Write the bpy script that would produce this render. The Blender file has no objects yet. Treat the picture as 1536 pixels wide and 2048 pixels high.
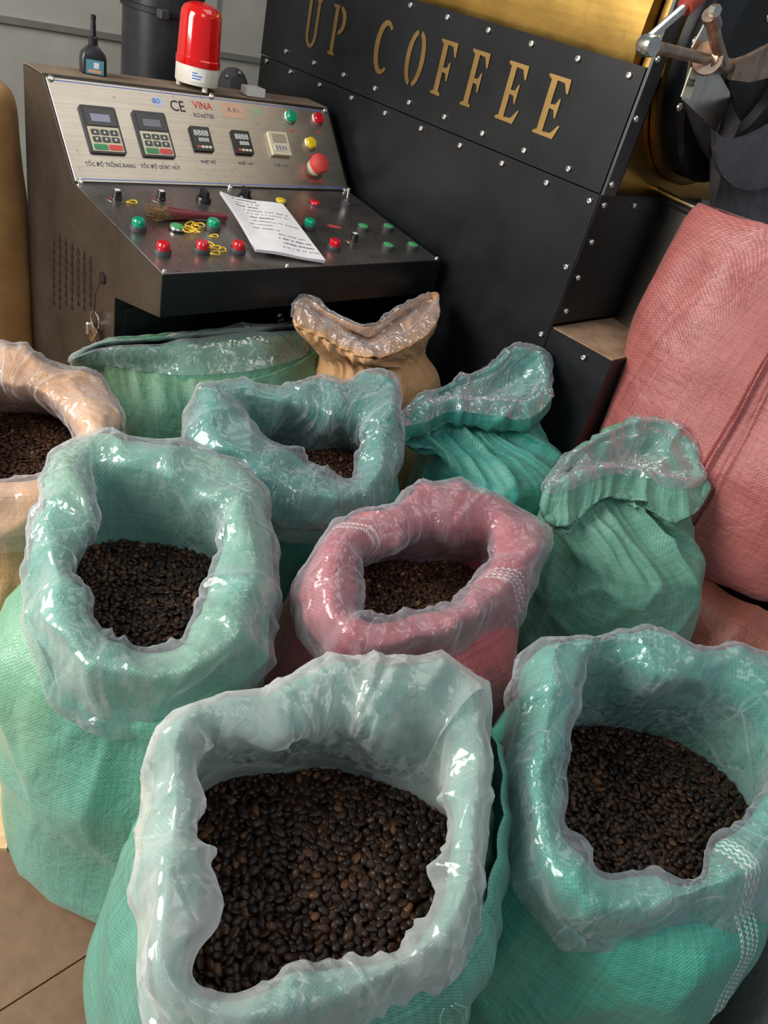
import bpy, bmesh, math, random
import numpy as np
from mathutils import Vector, Matrix
from mathutils.geometry import tessellate_polygon
S = bpy.context.scene
COL = S.collection
rnd = random.Random(7)
# ------------------------------------------------------------------ camera
W, H, FPX = 1536, 2048, 1504.5
PITCH, ROLL, HEAD = 0.59796, 0.27252, 0.68661
CAM = np.array([0, 0, 1.6])
Fv = np.array([math.cos(PITCH)*math.cos(HEAD), math.cos(PITCH)*math.sin(HEAD), -math.sin(PITCH)])
R0 = np.array([math.sin(HEAD), -math.cos(HEAD), 0]); U0 = np.cross(R0, Fv)
Rv = math.cos(ROLL)*R0 + math.sin(ROLL)*U0
Uv = math.cos(ROLL)*U0 - math.sin(ROLL)*R0
cam = bpy.data.objects.new('camera', bpy.data.cameras.new('camera')); COL.objects.link(cam)
cam.data.sensor_fit = 'VERTICAL'; cam.data.sensor_height = 36; cam.data.lens = 36*FPX/H
cam.data.clip_start = .02
cam.matrix_world = Matrix([[Rv[0], Uv[0], -Fv[0], CAM[0]], [Rv[1], Uv[1], -Fv[1], CAM[1]], [Rv[2], Uv[2], -Fv[2], CAM[2]], [0, 0, 0, 1]])
S.camera = cam
# ------------------------------------------------------------------ world, lights, exposure
wd = bpy.data.worlds.new('world'); S.world = wd; wd.use_nodes = True
wd.node_tree.nodes['Background'].inputs[0].default_value = (.80, .90, 1, 1)
wd.node_tree.nodes['Background'].inputs[1].default_value = .21
def area(name, loc, tgt, sx, sy, power, col):
    l = bpy.data.lights.new(name, 'AREA'); l.shape = 'RECTANGLE'; l.size = sx; l.size_y = sy; l.energy = power; l.color = col
    o = bpy.data.objects.new(name, l); COL.objects.link(o); o.location = loc
    o.rotation_euler = (Vector(tgt)-Vector(loc)).to_track_quat('-Z', 'Y').to_euler(); return o
area('daylight_opening', (-1.7, 1.9, 2.2), (.9, .9, .5), 1.5, 1.7, 128, (1, .95, .88))
area('added_overhead_fill', (2.0, 1.1, 3.4), (1.5, 1.0, .6), 1.8, 1.3, 16, (1, .95, .86))  # added lamp, placed overhead so the upper faceplate mirrors it
area('added_rear_fill', (.2, -.9, 3.2), (1.0, 1.0, .6), 1.2, 1.2, 14, (.93, .97, 1))  # added soft fill above and behind the camera, not a real source
S.view_settings.view_transform = 'Standard'; S.view_settings.look = 'None'
S.view_settings.gamma = 1; S.view_settings.use_curve_mapping = False
S.view_settings.exposure = .16
# ------------------------------------------------------------------ rays
def ray(x, y): return Fv + Rv*(x-W/2)/FPX - Uv*(y-H/2)/FPX
def at(x, y, z): d = ray(x, y); return CAM + d*(z-CAM[2])/d[2]          # point of the level z
def atp(x, y, ax, v): d = ray(x, y); return CAM + d*(v-CAM[ax])/d[ax]    # point of an axis plane
def atpl(x, y, p0, n): d = ray(x, y); return CAM + d*(np.dot(p0-CAM, n)/np.dot(d, n))
# ------------------------------------------------------------------ noise
_rs = np.random.RandomState(3); _perm = _rs.permutation(256); _perm = np.concatenate([_perm]*3); _val = _rs.rand(256)*2-1
def vnoise(P):
    P = np.asarray(P, float); i = np.floor(P).astype(int); f = P-i; f = f*f*(3-2*f); i &= 255
    def h(a, b, c): return _val[_perm[_perm[_perm[(i[..., 0]+a) & 255]+((i[..., 1]+b) & 255)]+((i[..., 2]+c) & 255)]]
    x, y, z = f[..., 0], f[..., 1], f[..., 2]
    l = lambda a, b, t: a+(b-a)*t
    return l(l(l(h(0,0,0), h(1,0,0), x), l(h(0,1,0), h(1,1,0), x), y), l(l(h(0,0,1), h(1,0,1), x), l(h(0,1,1), h(1,1,1), x), y), z)
def crumple(P, s, k=3):
    o = 0; a = 1.0; w = 0
    for j in range(k):
        o = o + a*(1-2*np.abs(vnoise(P*s+17.3*j))**.8); w += a; a *= .55; s *= 2.1
    return o/w
def cellnoise(P, s, seed=0):                                            # faceted crumple: distance between the two nearest cell points
    Q = P*s; i = np.floor(Q).astype(int); d1 = np.full(Q.shape[:-1], 9.); d2 = d1.copy()
    for a in (-1, 0, 1):
        for b in (-1, 0, 1):
            for c in (-1, 0, 1):
                j = i+np.array([a, b, c])
                h = _perm[_perm[_perm[j[..., 0] & 255]+(j[..., 1] & 255)]+((j[..., 2]+seed) & 255)]
                p = j+np.stack([_val[h], _val[(h+71) & 255], _val[(h+133) & 255]], -1)*.5+.5
                d = np.linalg.norm(Q-p, axis=-1)
                n1 = np.minimum(d1, d); d2 = np.minimum(np.maximum(d1, d), d2); d1 = n1
    return d2-d1
# ------------------------------------------------------------------ materials
def new_mat(name):
    m = bpy.data.materials.new(name); m.use_nodes = True
    nt = m.node_tree; return m, nt, nt.nodes['Principled BSDF']
class NT:
    def __init__(s, nt): s.nt = nt
    def n(s, t, **kw):
        o = s.nt.nodes.new(t)
        for k, v in kw.items():
            if isinstance(k, str) and hasattr(o, k): setattr(o, k, v)
        return o
    def put(s, sock, v):
        if v is None: return
        if hasattr(v, 'is_output'): s.nt.links.new(v, sock)
        else: sock.default_value = v
    def math(s, op, a, b=None, c=None, clamp=False):
        o = s.nt.nodes.new('ShaderNodeMath'); o.operation = op; o.use_clamp = clamp
        for q, v in zip(o.inputs, (a, b, c)): s.put(q, v)
        return o.outputs[0]
    def mix(s, f, a, b, typ='RGBA', blend='MIX'):
        o = s.nt.nodes.new('ShaderNodeMix'); o.data_type = typ; o.blend_type = blend
        i = {'RGBA': (6, 7, 2), 'FLOAT': (2, 3, 0)}[typ]
        s.put(o.inputs[0], f); s.put(o.inputs[i[0]], a); s.put(o.inputs[i[1]], b); return o.outputs[i[2]]
    def noise(s, vec, scale, detail=2, rough=.5, dist=0):
        o = s.nt.nodes.new('ShaderNodeTexNoise'); s.put(o.inputs['Vector'], vec)
        o.inputs['Scale'].default_value = scale; o.inputs['Detail'].default_value = detail
        o.inputs['Roughness'].default_value = rough; o.inputs['Distortion'].default_value = dist; return o.outputs['Fac']
    def mapping(s, vec, sc): 
        o = s.nt.nodes.new('ShaderNodeMapping'); s.put(o.inputs[0], vec); o.inputs['Scale'].default_value = sc; return o.outputs[0]
    def ramp(s, f, stops):
        o = s.nt.nodes.new('ShaderNodeValToRGB'); s.put(o.inputs[0], f); e = o.color_ramp.elements
        while len(e) < len(stops): e.new(.5)
        for q, (p, c) in zip(e, stops): q.position = p; q.color = (*c, 1) if len(c) == 3 else c
        return o.outputs[0]
    def bump(s, h, st, dist, nrm=None):
        o = s.nt.nodes.new('ShaderNodeBump'); o.inputs['Strength'].default_value = st; o.inputs['Distance'].default_value = dist
        s.put(o.inputs['Height'], h); s.put(o.inputs['Normal'], nrm); return o.outputs[0]
def c3(c): return (*c, 1)
def simple(name, col, rough=.5, metal=0, var=.12, scale=14, bump=0, coat=0, dust=None, spec=.5, bscale=None):
    m, nt, b = new_mat(name); q = NT(nt)
    tc = q.n('ShaderNodeTexCoord').outputs['Object']
    nz = q.noise(tc, scale, 4, .6)
    lo = tuple(max(0, v*(1-var)) for v in col); hi = tuple(min(1, v*(1+var)) for v in col)
    cc = q.ramp(nz, [(.3, lo), (.7, hi)])
    if dust: cc = q.mix(q.math('MULTIPLY', q.ramp(q.noise(tc, 5, 6, .7), [(.35, (0,0,0)), (.75, (1,1,1))]), dust[1]), cc, c3(dust[0]))
    q.put(b.inputs['Base Color'], cc)
    q.put(b.inputs['Roughness'], q.math('MULTIPLY_ADD', nz, .15, rough-.07))
    b.inputs['Metallic'].default_value = metal; b.inputs['Coat Weight'].default_value = coat
    b.inputs['Specular IOR Level'].default_value = spec
    if bump: q.put(b.inputs['Normal'], q.bump(q.noise(tc, bscale or scale*3, 4, .6), bump, .004))
    return m
def woven(name, dark, light, stripes=(), tape=.0032, stripe_col=(.75, .74, .68), rough=.36, fade=None):
    """woven polypropylene tape: UV in metres"""
    m, nt, b = new_mat(name); q = NT(nt)
    uv = q.n('ShaderNodeUVMap').outputs[0]
    sp = q.n('ShaderNodeSeparateXYZ'); q.put(sp.inputs[0], uv); u, v = sp.outputs[0], sp.outputs[1]
    k = math.pi/tape
    su = q.math('SINE', q.math('MULTIPLY', u, k)); sv = q.math('SINE', q.math('MULTIPLY', v, k))
    p = q.math('MULTIPLY', su, sv)                                         # -1..1 checker
    warp = q.math('ABSOLUTE', su); weft = q.math('ABSOLUTE', sv)
    pf = q.math('MULTIPLY_ADD', p, .5, .5)
    big = q.noise(q.mapping(uv, (160, 1.2, 1)), 1, 2); big2 = q.noise(q.mapping(uv, (1.2, 160, 1)), 1, 2)
    blot = q.noise(uv, 7, 3)
    f = q.math('ADD', q.math('MULTIPLY', pf, .42), q.math('MULTIPLY', q.math('ADD', q.math('ADD', big, big2), blot), .62))
    f = q.math('SUBTRACT', f, .62, clamp=True); f = q.math('MULTIPLY', f, 1.3, clamp=True)
    col = q.mix(f, c3(dark), c3(light))
    if fade: col = q.mix(q.math('MULTIPLY', q.ramp(q.noise(uv, 3, 2), [(.45, (0,0,0)), (.62, (1,1,1))]), .55), col, c3(fade))
    for (u0, w) in stripes:
        d = q.math('ABSOLUTE', q.math('SUBTRACT', u, u0))
        band = q.math('LESS_THAN', d, w); hollow = q.math('GREATER_THAN', d, w*.28)
        k2 = math.pi/.0052
        ck = q.math('GREATER_THAN', q.math('MULTIPLY', q.math('SINE', q.math('MULTIPLY', u, k2)), q.math('SINE', q.math('MULTIPLY', v, k2))), -.05)
        col = q.mix(q.math('MULTIPLY', q.math('MULTIPLY', band, hollow), ck), col, c3(stripe_col))
    q.put(b.inputs['Base Color'], col)
    b.inputs['Roughness'].default_value = rough; b.inputs['Specular IOR Level'].default_value = .6
    b.inputs['Sheen Weight'].default_value = .15
    hgt = q.math('MULTIPLY', q.math('MAXIMUM', warp, weft), q.math('MULTIPLY_ADD', p, .3, .7))
    n0 = q.bump(q.math('ABSOLUTE', q.math('SUBTRACT', q.noise(uv, 10, 3, .55, .8), .5)), .20, .045)
    n1 = q.bump(q.noise(uv, 30, 3, .6), .45, .007, n0)
    q.put(b.inputs['Normal'], q.bump(hgt, .55, .0012, n1))
    return m
def plastic(name, tint, haze, gloss=.16, sc=26, edge=.5):
    """thin polyethylene film: clear, milky where it is seen edge-on, creased"""
    m, nt, b = new_mat(name); q = NT(nt); nt.nodes.remove(b)
    out = [x for x in nt.nodes if x.type == 'OUTPUT_MATERIAL'][0]
    tc = q.n('ShaderNodeTexCoord').outputs['Object']
    def cells(scale, sx, feature='F1', out_='Color'):
        v = q.n('ShaderNodeTexVoronoi'); v.feature = feature; q.put(v.inputs['Vector'], q.mapping(tc, sx)); v.inputs['Scale'].default_value = scale; return v.outputs[out_]
    def tilt(col, k):
        a_ = q.n('ShaderNodeVectorMath'); a_.operation = 'SUBTRACT'; q.put(a_.inputs[0], col); a_.inputs[1].default_value = (.5, .5, .5)
        s_ = q.n('ShaderNodeVectorMath'); s_.operation = 'SCALE'; nt.links.new(a_.outputs[0], s_.inputs[0]); q.put(s_.inputs['Scale'], k); return s_.outputs[0]
    def vadd(x, y):
        o_ = q.n('ShaderNodeVectorMath'); o_.operation = 'ADD'; nt.links.new(x, o_.inputs[0]); nt.links.new(y, o_.inputs[1]); return o_.outputs[0]
    msk = q.ramp(q.noise(tc, 8, 2), [(.44, (.0,.0,.0)), (.60, (1,1,1))])
    geo = q.n('ShaderNodeNewGeometry').outputs['Normal']
    e1_ = cells(sc*.42, (1, 1.3, .6), 'DISTANCE_TO_EDGE', 'Distance'); e2_ = cells(sc*.9, (1.2, .8, .6), 'DISTANCE_TO_EDGE', 'Distance')
    h2 = q.noise(tc, sc*.5, 2, .5, .3)
    nb = q.bump(q.math('ADD', q.math('MULTIPLY', q.math('MINIMUM', e1_, .12), 2.0), q.math('ADD', q.math('MULTIPLY', q.math('MINIMUM', e2_, .1), .9), q.math('MULTIPLY', h2, .8))), .8, .008)
    n1_ = vadd(nb, tilt(cells(sc*1.0, (1, 1, .55)), .22))
    n2_ = vadd(n1_, tilt(cells(sc*5.5, (1, 1, .7)), q.math('MULTIPLY', msk, .55)))
    nn_ = q.n('ShaderNodeVectorMath'); nn_.operation = 'NORMALIZE'; nt.links.new(n2_, nn_.inputs[0]); nrm = nn_.outputs[0]
    cr = q.ramp(e1_, [(0, (1,1,1)), (.012, (.3,.3,.3)), (.035, (0,0,0))])
    tr = q.n('ShaderNodeBsdfTransparent'); tr.inputs[0].default_value = (.975, .985, 1, 1)
    df = q.n('ShaderNodeBsdfDiffuse'); df.inputs[0].default_value = c3(tint); q.put(df.inputs['Normal'], nrm)
    tl = q.n('ShaderNodeBsdfTranslucent'); tl.inputs[0].default_value = c3(tint)
    md = q.n('ShaderNodeMixShader'); md.inputs[0].default_value = .4
    nt.links.new(df.outputs[0], md.inputs[1]); nt.links.new(tl.outputs[0], md.inputs[2])
    lw = q.n('ShaderNodeLayerWeight'); lw.inputs[0].default_value = .3
    cl = q.ramp(q.noise(tc, 7, 2), [(.3, (.55,.55,.55)), (.7, (1.0,1.0,1.0))])
    hz = q.math('ADD', q.math('MULTIPLY', q.math('POWER', lw.outputs['Facing'], 1.6), edge), q.math('ADD', q.math('MULTIPLY', cl, haze), q.math('MULTIPLY', q.math('MULTIPLY', cr, msk), .25)), clamp=True)
    m1 = q.n('ShaderNodeMixShader'); q.put(m1.inputs[0], hz)
    nt.links.new(tr.outputs[0], m1.inputs[1]); nt.links.new(md.outputs[0], m1.inputs[2])
    gl = q.n('ShaderNodeBsdfGlossy'); gl.inputs['Roughness'].default_value = gloss; q.put(gl.inputs['Normal'], nrm)
    fr = q.n('ShaderNodeFresnel'); fr.inputs[0].default_value = 1.45; q.put(fr.inputs['Normal'], nrm)
    m2 = q.n('ShaderNodeMixShader'); q.put(m2.inputs[0], q.math('MINIMUM', q.math('MULTIPLY', fr.outputs[0], 1.3), .34))
    nt.links.new(m1.outputs[0], m2.inputs[1]); nt.links.new(gl.outputs[0], m2.inputs[2])
    nt.links.new(m2.outputs[0], out.inputs[0]); return m
def brushed(name, col, rough, axis_scale, metal=1, amt=.12, spots=0, bump=.05):
    m, nt, b = new_mat(name); q = NT(nt)
    tc = q.n('ShaderNodeTexCoord').outputs['Object']
    st = q.noise(q.mapping(tc, axis_scale), 1, 4, .6); bl = q.noise(tc, 6, 5, .65)
    f = q.math('ADD', q.math('MULTIPLY', st, .6), q.math('MULTIPLY', bl, .5))
    cc = q.ramp(f, [(.3, tuple(c*(1-amt*2) for c in col)), (.75, tuple(min(1, c*(1+amt)) for c in col))])
    if spots:
        sn = q.noise(tc, 45, 3, .7); cc = q.mix(q.math('MULTIPLY', q.ramp(sn, [(.62, (0,0,0)), (.68, (1,1,1))]), spots), cc, (.12, .08, .05, 1))
    q.put(b.inputs['Base Color'], cc); b.inputs['Metallic'].default_value = metal
    q.put(b.inputs['Roughness'], q.math('MULTIPLY_ADD', bl, .25, rough-.12))
    q.put(b.inputs['Normal'], q.bump(st, bump, .002)); return m
M = {}
M['black'] = simple('black_powder_coat', (.006, .007, .009), .34, .0, .25, 6, dust=((.03, .032, .036), .3), bump=.05, bscale=900, spec=.35)
M['black_side'] = simple('black_sheet_painted_sheen', (.060, .050, .042), .36, .6, .2, 6, dust=((.20, .16, .12), .35))  # brown tones paint in the sheen of kraft reflected on the sides
M['dusty'] = simple('dusty_black_top', (.16, .11, .075), .75, 0, .35, 9, dust=((.34, .25, .17), .7), bump=.3)
M['steel'] = brushed('brushed_steel', (.44, .40, .35), .40, (2, 260, 260), spots=.35)
M['steel_tray'] = brushed('scuffed_steel', (.46, .43, .41), .34, (200, 3, 200), spots=.5, amt=.2)
M['chrome'] = simple('bright_bolt_steel', (.72, .70, .66), .25, 1, .15, 60)
M['darkmetal'] = simple('dark_recess', (.02, .02, .02), .5, .5)
M['brass'] = brushed('brass_sheet', (.56, .35, .095), .33, (3, 3, 60), spots=.2, amt=.15, bump=.08)
M['brass_letter'] = brushed('brass_letter_face', (.36, .23, .085), .45, (60, 3, 3), amt=.1)
M['amber'] = brushed('amber_brass', (.50, .24, .06), .4, (3, 3, 40), amt=.12)
M['iron'] = simple('scratched_grey_iron', (.11, .10, .11), .38, .6, .3, 20, dust=((.3, .27, .25), .3))
M['blackgloss'] = simple('black_plastic', (.012, .012, .013), .3, 0, .2)
M['greyrub'] = simple('grey_rubber_bezel', (.045, .045, .05), .5, 0, .2)
M['red_lens'] = simple('red_lens', (.55, .008, .02), .15, 0, .1, coat=.6)
M['green_lens'] = simple('green_lens', (.0, .30, .16), .15, 0, .1, coat=.6)
M['yellow_lens'] = simple('yellow_lens', (.75, .52, .02), .18, 0, .1, coat=.6)
M['green_flat'] = simple('green_button_face', (.07, .38, .14), .4, 0, .1)
M['red_flat'] = simple('red_mushroom_plastic', (.62, .06, .05), .35, 0, .1)
M['beige'] = simple('beige_plastic', (.62, .56, .40), .45, 0, .08)
M['cream'] = simple('cream_plastic', (.70, .67, .58), .42, 0, .08, 20)
M['white'] = simple('white_plastic', (.78, .78, .76), .45, 0, .06)
M['clearbox'] = simple('milky_plastic', (.70, .70, .68), .3, 0, .05)
M['screen'] = simple('grey_lcd', (.10, .11, .15), .2, 0, .1)
M['screenblue'] = simple('bluish_lcd', (.22, .24, .36), .2, 0, .1)
M['key'] = simple('dark_key', (.05, .055, .05), .45, 0, .1)
M['keygreen'] = simple('green_key', (.04, .26, .10), .45); M['keyred'] = simple('red_key', (.65, .06, .06), .45)
M['digit'] = simple('white_digit', (.75, .78, .80), .5)
M['inkblk'] = simple('black_ink', (.03, .03, .035), .6); M['inkred'] = simple('red_ink', (.60, .05, .04), .6)
M['inkblue'] = simple('blue_ink', (.08, .18, .60), .6); M['inkgreen'] = simple('green_ink', (.22, .50, .22), .6); M['inkorange'] = simple('orange_ink', (.66, .34, .20), .6)
M['inkgrey'] = simple('grey_ink', (.16, .16, .17), .6)
M['band'] = simple('yellow_rubber', (.78, .52, .03), .5)
M['bristle'] = simple('tan_bristle', (.20, .12, .05), .85, 0, .5, 120, bump=.9, bscale=400)
M['maroon'] = simple('maroon_paint', (.16, .02, .03), .45, 0, .2)
M['wall'] = simple('grey_wall_panel', (.50, .50, .46), .6, 0, .07, 3, dust=((.36, .34, .30), .5))
M['wallrail'] = simple('wall_seam_rail', (.27, .26, .24), .5, .2, .1)
M['pipe'] = simple('black_stove_pipe', (.014, .016, .02), .32, .2, .3, 8, dust=((.12, .11, .1), .2))
M['floor'] = simple('brown_floor_tile', (.22, .13, .075), .5, 0, .14, 30, dust=((.15, .09, .055), .5), bump=.1)
M['rust'] = simple('rusty_steel', (.42, .30, .22), .42, .85, .4, 25)
M['handlered'] = simple('red_grip', (.40, .05, .03), .5)
M['nutcream'] = simple('printed_strip', (.72, .68, .5), .5)
def wood_mat():
    m, nt, b = new_mat('pale_plywood'); q = NT(nt); tc = q.n('ShaderNodeTexCoord').outputs['Object']
    w = q.noise(q.mapping(tc, (3, 60, 40)), 1, 4, .6, 1.2)
    q.put(b.inputs['Base Color'], q.ramp(w, [(.3, (.66, .42, .21)), (.7, (.86, .62, .36))])); b.inputs['Roughness'].default_value = .55; return m
M['wood'] = wood_mat()
def dome_mat():
    m, nt, b = new_mat('red_beacon_lens'); q = NT(nt)
    tc = q.n('ShaderNodeTexCoord').outputs['Object']
    b.inputs['Base Color'].default_value = (.80, .005, .004, 1); b.inputs['Roughness'].default_value = .12
    b.inputs['Transmission Weight'].default_value = .25; b.inputs['Coat Weight'].default_value = .7
    sp = q.n('ShaderNodeSeparateXYZ'); q.put(sp.inputs[0], tc)
    an = q.math('ARCTAN2', sp.outputs[1], sp.outputs[0])
    q.put(b.inputs['Normal'], q.bump(q.math('SINE', q.math('MULTIPLY', an, 40)), .25, .002)); return m
M['dome'] = dome_mat()
def bean_mat(name, base, warm):
    m, nt, b = new_mat(name); q = NT(nt)
    g = q.n('ShaderNodeNewGeometry').outputs['Random Per Island']
    tc = q.n('ShaderNodeTexCoord').outputs['Object']
    cc = q.ramp(g, [(0, tuple(c*.45 for c in base)), (.5, base), (.93, warm), (.975, tuple(min(1, c*2.4) for c in warm)), (1, tuple(min(1, c*3.2) for c in warm))])
    cc = q.mix(q.math('MULTIPLY', q.noise(tc, 260, 2), .35), cc, (.01, .006, .004, 1))
    q.put(b.inputs['Base Color'], cc); b.inputs['Roughness'].default_value = .40; b.inputs['Specular IOR Level'].default_value = .28
    q.put(b.inputs['Normal'], q.bump(q.noise(tc, 500, 2), .2, .001)); return m
M['bean'] = bean_mat('dark_roast_beans', (.020, .0095, .0055), (.046, .020, .008))
M['bean_light'] = bean_mat('medium_roast_beans', (.052, .023, .012), (.085, .039, .018))
TEAL = ((.020, .135, .098), (.135, .42, .33)); 
M['teal'] = woven('teal_woven_sack', *TEAL)
M['teal_big'] = woven('teal_woven_sack_yellowed', (.040, .18, .13), (.165, .46, .35), fade=(.22, .42, .24), tape=.0036)
M['teal_deep'] = woven('deep_teal_woven_sack', (.006, .10, .078), (.045, .31, .25))
M['green'] = woven('green_woven_sack', (.018, .105, .062), (.11, .32, .205), fade=(.13, .21, .09))
M['green_soft'] = woven('soft_green_woven_sack', (.035, .15, .10), (.16, .40, .29))
M['pink'] = woven('pink_woven_sack', (.22, .040, .040), (.52, .165, .15), tape=.0042)
M['redbrown'] = woven('red_brown_woven_sack', (.13, .025, .015), (.33, .095, .055), tape=.0042)
M['greysack'] = woven('dark_grey_woven_sack', (.03, .032, .035), (.12, .12, .125))
M['inner_teal'] = M['teal']
def kraft_mat(name, a, b_, tape=.0026):
    return woven(name, a, b_, tape=tape, rough=.5)
M['kraft'] = kraft_mat('orange_kraft_weave', (.52, .24, .09), (.86, .50, .26))
M['kraft_dk'] = kraft_mat('tan_kraft_weave', (.40, .19, .075), (.72, .40, .19))
M['kraftpaper'] = simple('brown_kraft_paper', (.50, .28, .11), .6, 0, .18, 8, bump=.4, bscale=30)
M['film'] = plastic('clear_film', (.90, .92, 1.0), .16, .11, edge=.75)
M['film_milk'] = plastic('milky_film', (.97, .97, .96), .42, .14, sc=17, edge=.85)
M['film_thin'] = plastic('thin_film', (.88, .90, 1.0), .14, .10, edge=.8)
# ------------------------------------------------------------------ object helpers
def empty(name, loc, label, cat, group=None, rz=0):
    o = bpy.data.objects.new(name, None); COL.objects.link(o); o.location = loc; o.rotation_euler = (0, 0, rz)
    o.empty_display_size = .05; tag(o, label, cat, group); return o
def tag(o, label=None, cat=None, group=None, kind=None):
    if label: o['label'] = label
    if cat: o['category'] = cat
    if group: o['group'] = group
    if kind: o['kind'] = kind
    return o
bpy.context.view_layer.update()
def mk(name, V, F, mat, parent=None, smooth=False, uv=None, origin=None):
    """V in world coordinates; the object sits at its origin (or on its parent)"""
    V = np.asarray(V, float)
    if origin is None: origin = (0, 0, 0) if parent is None else None
    if parent is not None and origin is None: origin = (0, 0, 0)
    me = bpy.data.meshes.new(name)
    P = V - np.array(origin, float)
    me.from_pydata(P.tolist(), [], [list(map(int, f)) for f in F] if not isinstance(F, list) else F)
    if smooth: me.polygons.foreach_set('use_smooth', [True]*len(me.polygons))
    if uv is not None:
        l = me.uv_layers.new(name='UVMap'); idx = np.empty(len(me.loops), int); me.loops.foreach_get('vertex_index', idx)
        l.data.foreach_set('uv', np.asarray(uv)[idx].astype(np.float32).ravel())
    me.materials.append(mat); me.update()
    o = bpy.data.objects.new(name, me); COL.objects.link(o); o.location = origin
    if parent is not None: attach(o, parent)
    return o
def wmat(o):
    m = Matrix.LocRotScale(o.location, o.rotation_euler, o.scale)
    return (wmat(o.parent) @ o.matrix_parent_inverse @ m) if o.parent else m
def attach(o, parent):
    inv = wmat(parent).inverted(); o.parent = parent; o.matrix_parent_inverse = inv
class Geo:                                                               # collects primitives
    def __init__(s): s.V = []; s.F = []
    def add(s, V, F):
        k = len(s.V); s.V += [tuple(map(float, v)) for v in V]; s.F += [tuple(int(i)+k for i in f) for f in F]; return s
    def prism(s, poly, base, ex, ey, ez, h, holes=False):                # polygon in (ex,ey), extruded along ez
        n = len(poly); base = np.array(base); A = [base+ex*x+ey*y for x, y in poly]; B = [a+ez*h for a in A]
        tris = tessellate_polygon([[Vector((x, y, 0)) for x, y in poly]])
        s.add(A+B, [t for t in tris]+[tuple(i+n for i in t[::-1]) for t in tris]+[(i, (i+1) % n, (i+1) % n+n, i+n) for i in range(n)]); return s
    def box(s, c, ex, ey, ez, sx, sy, sz, bev=0):                        # centre of base, sizes
        c = np.array(c)
        if bev:
            hx, hy = sx/2, sy/2; b = bev
            poly = [(-hx+b, -hy), (hx-b, -hy), (hx, -hy+b), (hx, hy-b), (hx-b, hy), (-hx+b, hy), (-hx, hy-b), (-hx, -hy+b)]
            po2 = [(x*(1-b/hx*.7), y*(1-b/hy*.7)) for x, y in poly]
            A = [c+ex*x+ey*y for x, y in poly]; B = [a+ez*(sz-b*.7) for a in A]; T = [c+ex*x+ey*y+ez*sz for x, y in po2]
            n = 8
            s.add(A+B+T, [tuple(range(n))[::-1]]+[(i, (i+1) % n, (i+1) % n+n, i+n) for i in range(n)]+[(i+n, (i+1) % n+n, (i+1) % n+2*n, i+2*n) for i in range(n)]+[tuple(range(2*n, 3*n))]); return s
        P = [c+ex*(a*sx/2)+ey*(b*sy/2)+ez*(d*sz) for d in (0, 1) for a, b in ((-1, -1), (1, -1), (1, 1), (-1, 1))]
        s.add(P, [(3, 2, 1, 0), (4, 5, 6, 7), (0, 1, 5, 4), (1, 2, 6, 5), (2, 3, 7, 6), (3, 0, 4, 7)]); return s
    def lathe(s, prof, c, ax, n=24, ref=None, cap=True):                 # prof: (r, h) along ax
        ax = np.array(ax, float)/np.linalg.norm(ax); r0 = np.array(ref if ref is not None else ((1, 0, 0) if abs(ax[0]) < .9 else (0, 1, 0)), float)
        e1 = np.cross(ax, r0); e1 /= np.linalg.norm(e1); e2 = np.cross(ax, e1); V = []
        for r, h in prof:
            for i in range(n):
                a = 2*math.pi*i/n; V.append(np.array(c)+ax*h+(e1*math.cos(a)+e2*math.sin(a))*r)
        F = [(j*n+i, j*n+(i+1) % n, (j+1)*n+(i+1) % n, (j+1)*n+i) for j in range(len(prof)-1) for i in range(n)]
        if cap: F += [tuple(range(n))[::-1], tuple(range((len(prof)-1)*n, len(prof)*n))]
        s.add(V, F); return s
    def tube(s, pts, r, n=10, cap=True, closed=False):
        P = [np.array(p, float) for p in pts]; m = len(P); V = []; prev = None
        rr = r if isinstance(r, (list, tuple)) else [r]*m
        for i in range(m):
            t = (P[(i+1) % m]-P[i-1]) if closed else (P[min(i+1, m-1)]-P[max(i-1, 0)]); t = t/(np.linalg.norm(t)+1e-9)
            if prev is None: prev = np.cross(t, (0, 0, 1) if abs(t[2]) < .9 else (1, 0, 0))
            e1 = prev-t*np.dot(prev, t); e1 /= np.linalg.norm(e1)+1e-9; prev = e1; e2 = np.cross(t, e1)
            for k in range(n):
                a = 2*math.pi*k/n; V.append(P[i]+(e1*math.cos(a)+e2*math.sin(a))*rr[i])
        q = m if closed else m-1
        F = [(j*n+i, j*n+(i+1) % n, ((j+1) % m)*n+(i+1) % n, ((j+1) % m)*n+i) for j in range(q) for i in range(n)]
        if cap and not closed: F += [tuple(range(n))[::-1], tuple(range((m-1)*n, m*n))]
        s.add(V, F); return s
    def build(s, name, mat, parent=None, smooth=False, origin=None, angle=None):
        o = mk(name, s.V, s.F, mat, parent, False, None, origin)
        bm = bmesh.new(); bm.from_mesh(o.data); bmesh.ops.recalc_face_normals(bm, faces=bm.faces)
        if smooth:
            for f in bm.faces: f.smooth = True
            lim = angle or .6
            for e in bm.edges:
                if len(e.link_faces) == 2 and e.calc_face_angle(0) > lim: e.smooth = False
        bm.to_mesh(o.data); bm.free(); return o
X_, Y_, Z_ = np.eye(3)
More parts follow.
